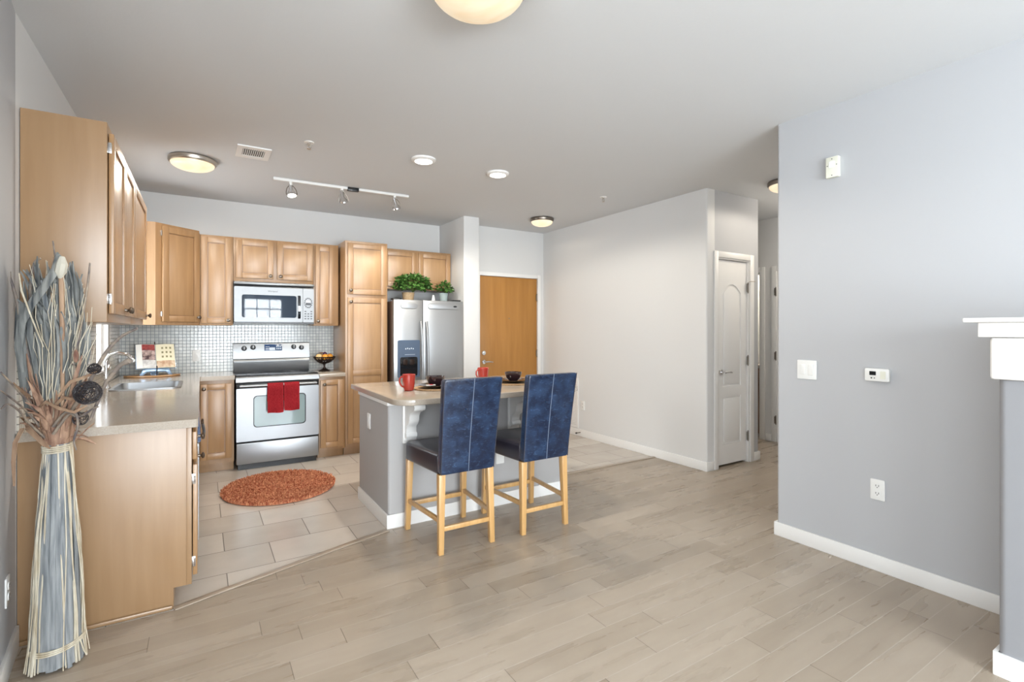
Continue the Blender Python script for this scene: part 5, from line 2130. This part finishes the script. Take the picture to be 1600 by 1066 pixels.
# ------------------------------------------------------------------ dried bouquet
BC = Vector((-0.505, 2.735, 0))
t = thing('dried_bouquet', 'tall tied bundle of dried grasses and leaves on the floor', 'bouquet', tuple(BC))
rnd = random.Random(21)
def skirt(z):
    pts = [(0.0, 0.094), (0.087, 0.083), (0.3, 0.078), (0.5, 0.068), (0.7, 0.053), (0.885, 0.042)]
    for (a, ra), (c, rc) in zip(pts, pts[1:]):
        if z <= c:
            return ra + (rc - ra) * (z - a) / (c - a)
    return pts[-1][1]
b = nb()
for k in range(46):
    a = 2 * PI * k / 46 + rnd.uniform(-.05, .05)
    da = rnd.uniform(-0.25, 0.25)
    rr = rnd.uniform(0.86, 0.99)
    pts, ws = [], []
    w = rnd.uniform(0.016, 0.030)
    z0_ = rnd.uniform(0.0, 0.02)
    for j in range(9):
        z = z0_ + (0.90 - z0_) * j / 8
        r = skirt(z) * rr + 0.003 * math.sin(j * 1.7 + k)
        aa = a + da * j / 8
        pts.append((r * math.cos(aa), r * math.sin(aa), z + 0.0015))
        ws.append(w * (0.9 - 0.35 * j / 8))
    ribbon(b, pts, ws, (-math.sin(a), math.cos(a), 0), 0.2)
lathe(b, [(0.065, 0.004), (0.063, 0.3), (0.052, 0.55), (0.032, 0.89)], 20)
obj('leaf_skirt', b, 'blade_blue', t, smooth=70)
b = nb()
for k in range(40):
    a = rnd.uniform(0, 2 * PI)
    da = rnd.uniform(-0.45, 0.45)
    rr = rnd.uniform(0.98, 1.07)
    pts = []
    z0_ = rnd.uniform(0.0015, 0.01)
    for j in range(10):
        z = z0_ + (0.90 - z0_) * j / 9
        r = skirt(z) * rr + 0.004 * math.sin(j * 1.3 + k * 2)
        aa = a + da * j / 9
        pts.append((r * math.cos(aa), r * math.sin(aa), z + 0.002))
    w = rnd.choice([0.0035, 0.0045, 0.006, 0.009])
    ribbon(b, pts, [w] * 10, (-math.sin(a), math.cos(a), 0), 0.3, thick=0.0015)
obj('straw_stalks', b, 'straw', t, smooth=70)
for z, r, n in ((0.095, 0.087, 3), (0.888, 0.046, 4)):
    b = nb()
    for i in range(n):
        zz = z + (i - n / 2) * 0.0075
        pts = []
        for k in range(40):
            a = 2 * PI * k / 40
            pts.append((r * (1.01 + 0.012 * math.sin(3 * a + i)) * math.cos(a), r * (1.01 + 0.012 * math.sin(2 * a + i)) * math.sin(a), zz + 0.010 * math.sin(a + 0.6) * (1 if z < 0.5 else 0.3)))
        tube(b, pts, 0.0034, 6, closed=True)
    tube(b, [(r * 0.9, -r * 0.5, z), (r * 1.05, -r * 0.55, z - 0.05), (r * 1.15, -r * 0.5, z - 0.11 if z > 0.5 else 0.02)], 0.003, 6)
    obj('twine', b, 'straw', t)
# husks above the tie
b = nb()
for k in range(70):
    a = rnd.uniform(0, 2 * PI)
    L__ = rnd.uniform(0.10, 0.30)
    out = rnd.uniform(0.02, 0.10)
    z0_ = rnd.uniform(0.87, 0.98)
    r0 = rnd.uniform(0.012, 0.042) + (z0_ - 0.87) * 0.2
    pts, ws = [], []
    droop = rnd.uniform(0, 0.14) if out > 0.07 else 0
    wob = rnd.uniform(-0.4, 0.4)
    for j in range(7):
        u = j / 6
        r = r0 + out * u ** 1.4
        aa = a + wob * u
        pts.append((r * math.cos(aa), r * math.sin(aa), z0_ + L__ * u - droop * u * u))
        ws.append(rnd.uniform(0.010, 0.022) * (0.5 + 0.8 * u - 1.2 * u ** 4))
    ws[-1] = 0.003
    ribbon(b, pts, ws, (-math.sin(a), math.cos(a), 0), rnd.uniform(-.5, .5), twist=rnd.uniform(-1.5, 1.5))
lathe(b, [(0.036, 0.87), (0.045, 0.95), (0.042, 1.06), (0.02, 1.12)], 16)
obj('husk_leaves', b, 'husk', t, smooth=70)
# tall grey leaves
fw = Vector((math.sin(THETA), math.cos(THETA), 0))
rt = Vector((math.cos(THETA), -math.sin(THETA), 0))
def lp(s, d, z):
    v = rt * s + fw * d
    return (v.x, v.y, z)
b = nb()
for k in range(120):
    sx = rnd.uniform(-0.115, 0.085)
    dx = rnd.uniform(-0.05, 0.06)
    top = rnd.uniform(1.40, 1.70) - 1.6 * max(0, abs(sx + 0.015) - 0.06)
    z0_ = rnd.uniform(0.94, 1.04)
    w = rnd.uniform(0.009, 0.027)
    k1, k2 = rnd.uniform(-.010, .010), rnd.uniform(0, 6)
    hook = rnd.uniform(-0.045, 0.045) if k % 3 == 0 else rnd.uniform(-0.01, 0.01)
    pts, ws = [], []
    for j in range(13):
        u = j / 12
        f_ = 0.36 + 0.64 * min(1, u * 1.5) ** 0.9
        hk = max(0, u - 0.82) / 0.18
        pts.append(lp(sx * f_ + k1 * math.sin(u * 7 + k2) + hook * hk ** 1.5, dx * f_ - 0.02 * hk, z0_ + (top - z0_) * (u - 0.04 * hk * hk)))
        ws.append(w * (0.75 + 0.35 * math.sin(u * 3.0) - 0.55 * hk ** 2))
    ws[-1] = 0.004
    aa = rnd.uniform(-1.1, 1.1)
    ribbon(b, pts, ws, tuple(rt * math.cos(aa) + fw * math.sin(aa)), rnd.uniform(-.45, .45), twist=rnd.uniform(-1.2, 1.2))
# the broad leaf that crosses the bundle
ribbon(b, [lp(-0.075, -0.075, 1.20), lp(-0.080, -0.085, 1.30), lp(-0.062, -0.09, 1.40), lp(-0.02, -0.09, 1.475), lp(0.028, -0.085, 1.545), lp(0.060, -0.075, 1.61), lp(0.058, -0.06, 1.66), lp(0.045, -0.05, 1.68)],
       [0.022, 0.034, 0.036, 0.034, 0.034, 0.034, 0.026, 0.006], tuple(rt + Vector((0, 0, -0.5))), 0.2)
ribbon(b, [lp(-0.06, -0.06, 1.02), lp(-0.085, -0.06, 1.18), lp(-0.10, -0.06, 1.34), lp(-0.095, -0.06, 1.46), lp(-0.10, -0.06, 1.475)], [0.02, 0.04, 0.045, 0.04, 0.02], tuple(rt), 0.2)
obj('blade_leaves', b, 'blade', t, smooth=70)
b = nb()
for k in range(20):
    a = rnd.uniform(0, 2 * PI)
    top = rnd.uniform(1.30, 1.62)
    pts, ws = [], []
    r0, sp = rnd.uniform(0, 0.03), rnd.uniform(0.02, 0.06)
    for j in range(9):
        u = j / 8
        r = r0 + sp * u ** 0.8
        aa = a + 0.4 * math.sin(u * 4 + k)
        pts.append((r * math.cos(aa), r * math.sin(aa), 1.0 + (top - 1.0) * u))
        ws.append(0.022 * (0.8 + 0.3 * u - 0.9 * u ** 6))
    ribbon(b, pts, ws, tuple(rt), 0.25, twist=rnd.uniform(-1, 1))
obj('blue_leaves', b, 'blade_blue', t, smooth=70)
# fine straw sprays
b = nb()
for k in range(60):
    if k < 26:
        a0 = rnd.uniform(-0.9, 0.9)
        d = rt * math.cos(a0) * rnd.uniform(0.05, 0.16) + fw * math.sin(a0) * 0.08
        top = rnd.uniform(1.25, 1.56)
    else:
        a0 = rnd.uniform(0, 2 * PI)
        d = Vector((math.cos(a0), math.sin(a0), 0)) * rnd.uniform(0.03, 0.11)
        top = rnd.uniform(1.35, 1.66)
    if (BC + d).x < -0.615:
        d.x = -0.615 - BC.x
    st_ = Vector((rnd.uniform(-.03, .03), rnd.uniform(-.03, .03), 0.92))
    pts = []
    for j in range(9):
        u = j / 8
        p = st_ + d * u ** 1.1 + Vector((0, 0, (top - 0.92) * u))
        p += Vector((rnd.uniform(-.009, .009), rnd.uniform(-.006, .006), 0)) * (1 if 0 < j else 0)
        pts.append(p)
    tube(b, pts, [0.0024 - 0.0012 * j / 8 for j in range(9)], 5)
obj('straw_sprays', b, 'straw', t, smooth=80)
# curly twigs
b = nb()
def tw(pts, r0=0.005, r1=0.0025):
    P_ = [Vector(lp(*p)) for p in pts]
    out = []
    n = len(P_)
    for i in range(n - 1):
        for s in range(4):
            u = s / 4
            p0, p1, p2, p3 = P_[max(i - 1, 0)], P_[i], P_[i + 1], P_[min(i + 2, n - 1)]
            out.append(0.5 * ((2 * p1) + (p2 - p0) * u + (2 * p0 - 5 * p1 + 4 * p2 - p3) * u * u + (3 * p1 - p0 - 3 * p2 + p3) * u ** 3))
    out.append(P_[-1])
    tube(b, out, [r0 + (r1 - r0) * i / (len(out) - 1) for i in range(len(out))], 7)
# left twigs reach towards the camera side of the wall
tw([(-0.01, -0.04, 0.96), (-0.02, -0.10, 1.08), (0.03, -0.20, 1.15), (0.075, -0.30, 1.22)])
tw([(-0.01, -0.04, 0.95), (-0.02, -0.10, 1.04), (0.03, -0.20, 1.10), (0.075, -0.30, 1.155)])
tw([(-0.01, -0.04, 0.93), (-0.015, -0.10, 1.00), (0.02, -0.18, 1.065), (0.05, -0.25, 1.10), (0.075, -0.30, 1.09)])
tw([(-0.02, -0.05, 1.02), (-0.055, -0.07, 1.10), (-0.045, -0.07, 1.14), (-0.06, -0.07, 1.18)], 0.004, 0.002)
tw([(0.03, -0.03, 0.98), (0.12, -0.02, 1.10), (0.20, -0.02, 1.25), (0.27, -0.02, 1.335), (0.345, -0.02, 1.375)], 0.009, 0.005)
tw([(0.03, -0.05, 0.98), (0.09, -0.06, 1.04), (0.14, -0.06, 1.02), (0.20, -0.06, 1.055), (0.22, -0.06, 1.06)], 0.006, 0.003)
tw([(0.03, -0.05, 0.95), (0.10, -0.06, 1.03), (0.14, -0.07, 1.03), (0.145, -0.07, 0.98), (0.13, -0.07, 0.93), (0.14, -0.07, 0.89)], 0.006, 0.003)
tw([(0.04, -0.02, 1.0), (0.09, -0.02, 1.20), (0.07, -0.02, 1.24), (0.09, -0.02, 1.30)], 0.004, 0.002)
tw([(0.0, 0.0, 1.05), (0.02, 0.0, 1.45), (-0.01, 0.0, 1.68), (-0.018, 0.0, 1.735)], 0.005, 0.0025)
tw([(0.04, 0.0, 1.1), (0.10, 0.0, 1.40), (0.125, 0.0, 1.55), (0.135, 0.0, 1.645)], 0.006, 0.003)
tw([(-0.04, -0.02, 1.1), (-0.085, -0.02, 1.42), (-0.09, -0.02, 1.56), (-0.075, -0.02, 1.64), (-0.05, -0.02, 1.66)], 0.008, 0.004)
tw([(-0.04, -0.04, 1.05), (-0.09, -0.05, 1.35), (-0.11, -0.06, 1.50), (-0.135, -0.07, 1.60)], 0.007, 0.005)
obj('curly_twigs', b, 'twig', t, smooth=80)
# curling ribbons of husk
b = nb()
ribbon(b, [lp(0.0, -0.07, 0.97), lp(0.0, -0.08, 1.06), lp(0.04, -0.09, 1.085), lp(0.09, -0.09, 1.06), lp(0.15, -0.09, 1.045), lp(0.20, -0.09, 1.07)], [0.008, 0.012, 0.014, 0.014, 0.012, 0.004], (0, 0, 1), 0.2, twist=0.4)
ribbon(b, [lp(-0.03, -0.07, 0.98), lp(-0.025, -0.12, 0.985), lp(-0.012, -0.16, 0.94), lp(-0.004, -0.175, 0.87), lp(-0.002, -0.175, 0.78)], [0.01, 0.016, 0.018, 0.016, 0.008], tuple(rt), 0.2)
ribbon(b, [lp(-0.03, -0.07, 1.02), lp(-0.06, -0.085, 1.02), lp(-0.03, -0.09, 0.98), lp(0.03, -0.09, 0.92), lp(0.05, -0.085, 0.90)], [0.01, 0.02, 0.024, 0.018, 0.006], (0, 0, 1), 0.2)
ribbon(b, [lp(0.04, -0.06, 1.06), lp(0.09, -0.07, 1.10), lp(0.14, -0.07, 1.09), lp(0.17, -0.07, 1.07)], [0.01, 0.014, 0.012, 0.003], (0, 0, 1), 0.2, twist=0.6)
ribbon(b, [lp(0.05, -0.05, 1.10), lp(0.10, -0.05, 1.16), lp(0.16, -0.05, 1.18), lp(0.21, -0.05, 1.205)], [0.01, 0.013, 0.012, 0.004], (0, 0, 1), 0.2, twist=0.6)
ribbon(b, [lp(-0.05, -0.06, 1.10), lp(-0.04, -0.12, 1.14), lp(0.0, -0.18, 1.17)], [0.012, 0.018, 0.004], (0, 0, 1), 0.3)
obj('curled_husk', b, 'tan', t, smooth=70)
# vine ball
def vine_ball(c, r, n, seed, name):
    rn = random.Random(seed)
    bm = nb()
    c = Vector(c)
    for k in range(n):
        u = Vector((rn.gauss(0, 1), rn.gauss(0, 1), rn.gauss(0, 1))).normalized()
        w = u.orthogonal().normalized()
        v = u.cross(w)
        off = u * r * rn.uniform(-0.55, 0.55)
        rr = math.sqrt(max(r * r - off.length_squared, 1e-6)) * rn.uniform(0.93, 1.03)
        pts = [c + off + (w * math.cos(2 * PI * i / 20) + v * math.sin(2 * PI * i / 20)) * rr * (1 + 0.03 * math.sin(5 * i + k)) for i in range(20)]
        tube(bm, pts, 0.0012, 4, closed=True)
    return obj(name, bm, 'vine', t, smooth=80)
vine_ball(lp(0.180, -0.065, 1.118), 0.045, 44, 1, 'vine_ball')
vine_ball(lp(0.195, -0.05, 1.212), 0.022, 20, 2, 'vine_ball')
vine_ball(lp(0.13, -0.04, 1.010), 0.026, 12, 6, 'vine_ball')
# pods and tubes
b = nb()
P_ = [lp(0.066, -0.06, 1.575), lp(0.072, -0.065, 1.60), lp(0.078, -0.065, 1.63), lp(0.074, -0.06, 1.66)]
tube(b, P_, [0.006, 0.019, 0.019, 0.009], 8)
obj('white_pod', b, 'pod', t)
b = nb()
tube(b, [lp(0.0, -0.06, 1.30), lp(-0.03, -0.08, 1.42), lp(-0.01, -0.14, 1.52), lp(0.03, -0.19, 1.58)], [0.002, 0.003, 0.0035, 0.002], 8)
obj('pale_stem', b, 'straw', t)
b = nb()
tube(b, [lp(0.058, -0.04, 1.05), lp(0.062, -0.045, 1.30), lp(0.067, -0.055, 1.585)], [0.006, 0.008, 0.009], 8)
tube(b, [lp(0.01, -0.04, 1.3), lp(0.024, -0.04, 1.66)], [0.006, 0.007], 8)
obj('thick_stem', b, 'tan', t)
b = nb()
tube(b, [lp(0.16, -0.03, 1.0), lp(0.22, -0.02, 1.16), lp(0.275, -0.02, 1.225), lp(0.293, -0.02, 1.235)], [0.005, 0.007, 0.009, 0.009], 10)
lathe(b, [(0.0, 0.0), (0.010, 0.0), (0.012, 0.014), (0.010, 0.02), (0.0, 0.02)], 12, c=lp(0.293, -0.02, 1.235), mtx=Matrix.Rotation(1.2, 4, rt.cross(Vector((0, 0, -1)))))
obj('seed_tube', b, 'twig', t)
b = nb()
sphere(b, lp(0.112, -0.04, 1.262), 0.009, 10, 8, (1, 1, 3.0))
obj('dark_seed_head', b, 'husk', t)

# keep every strand clear of the wall and of the counter
for ch in t.children:
    for v in ch.data.vertices:
        y = BC.y + v.co.y
        lim = XL + 0.103 * (2.95 - y) + 0.012 - BC.x
        if v.co.x < lim:
            v.co.x = lim + 0.002 * ((v.index * 7) % 5) / 5
        if v.co.y > 2.915 - BC.y:
            v.co.y = 2.915 - BC.y - 0.002 * ((v.index * 7) % 5) / 5
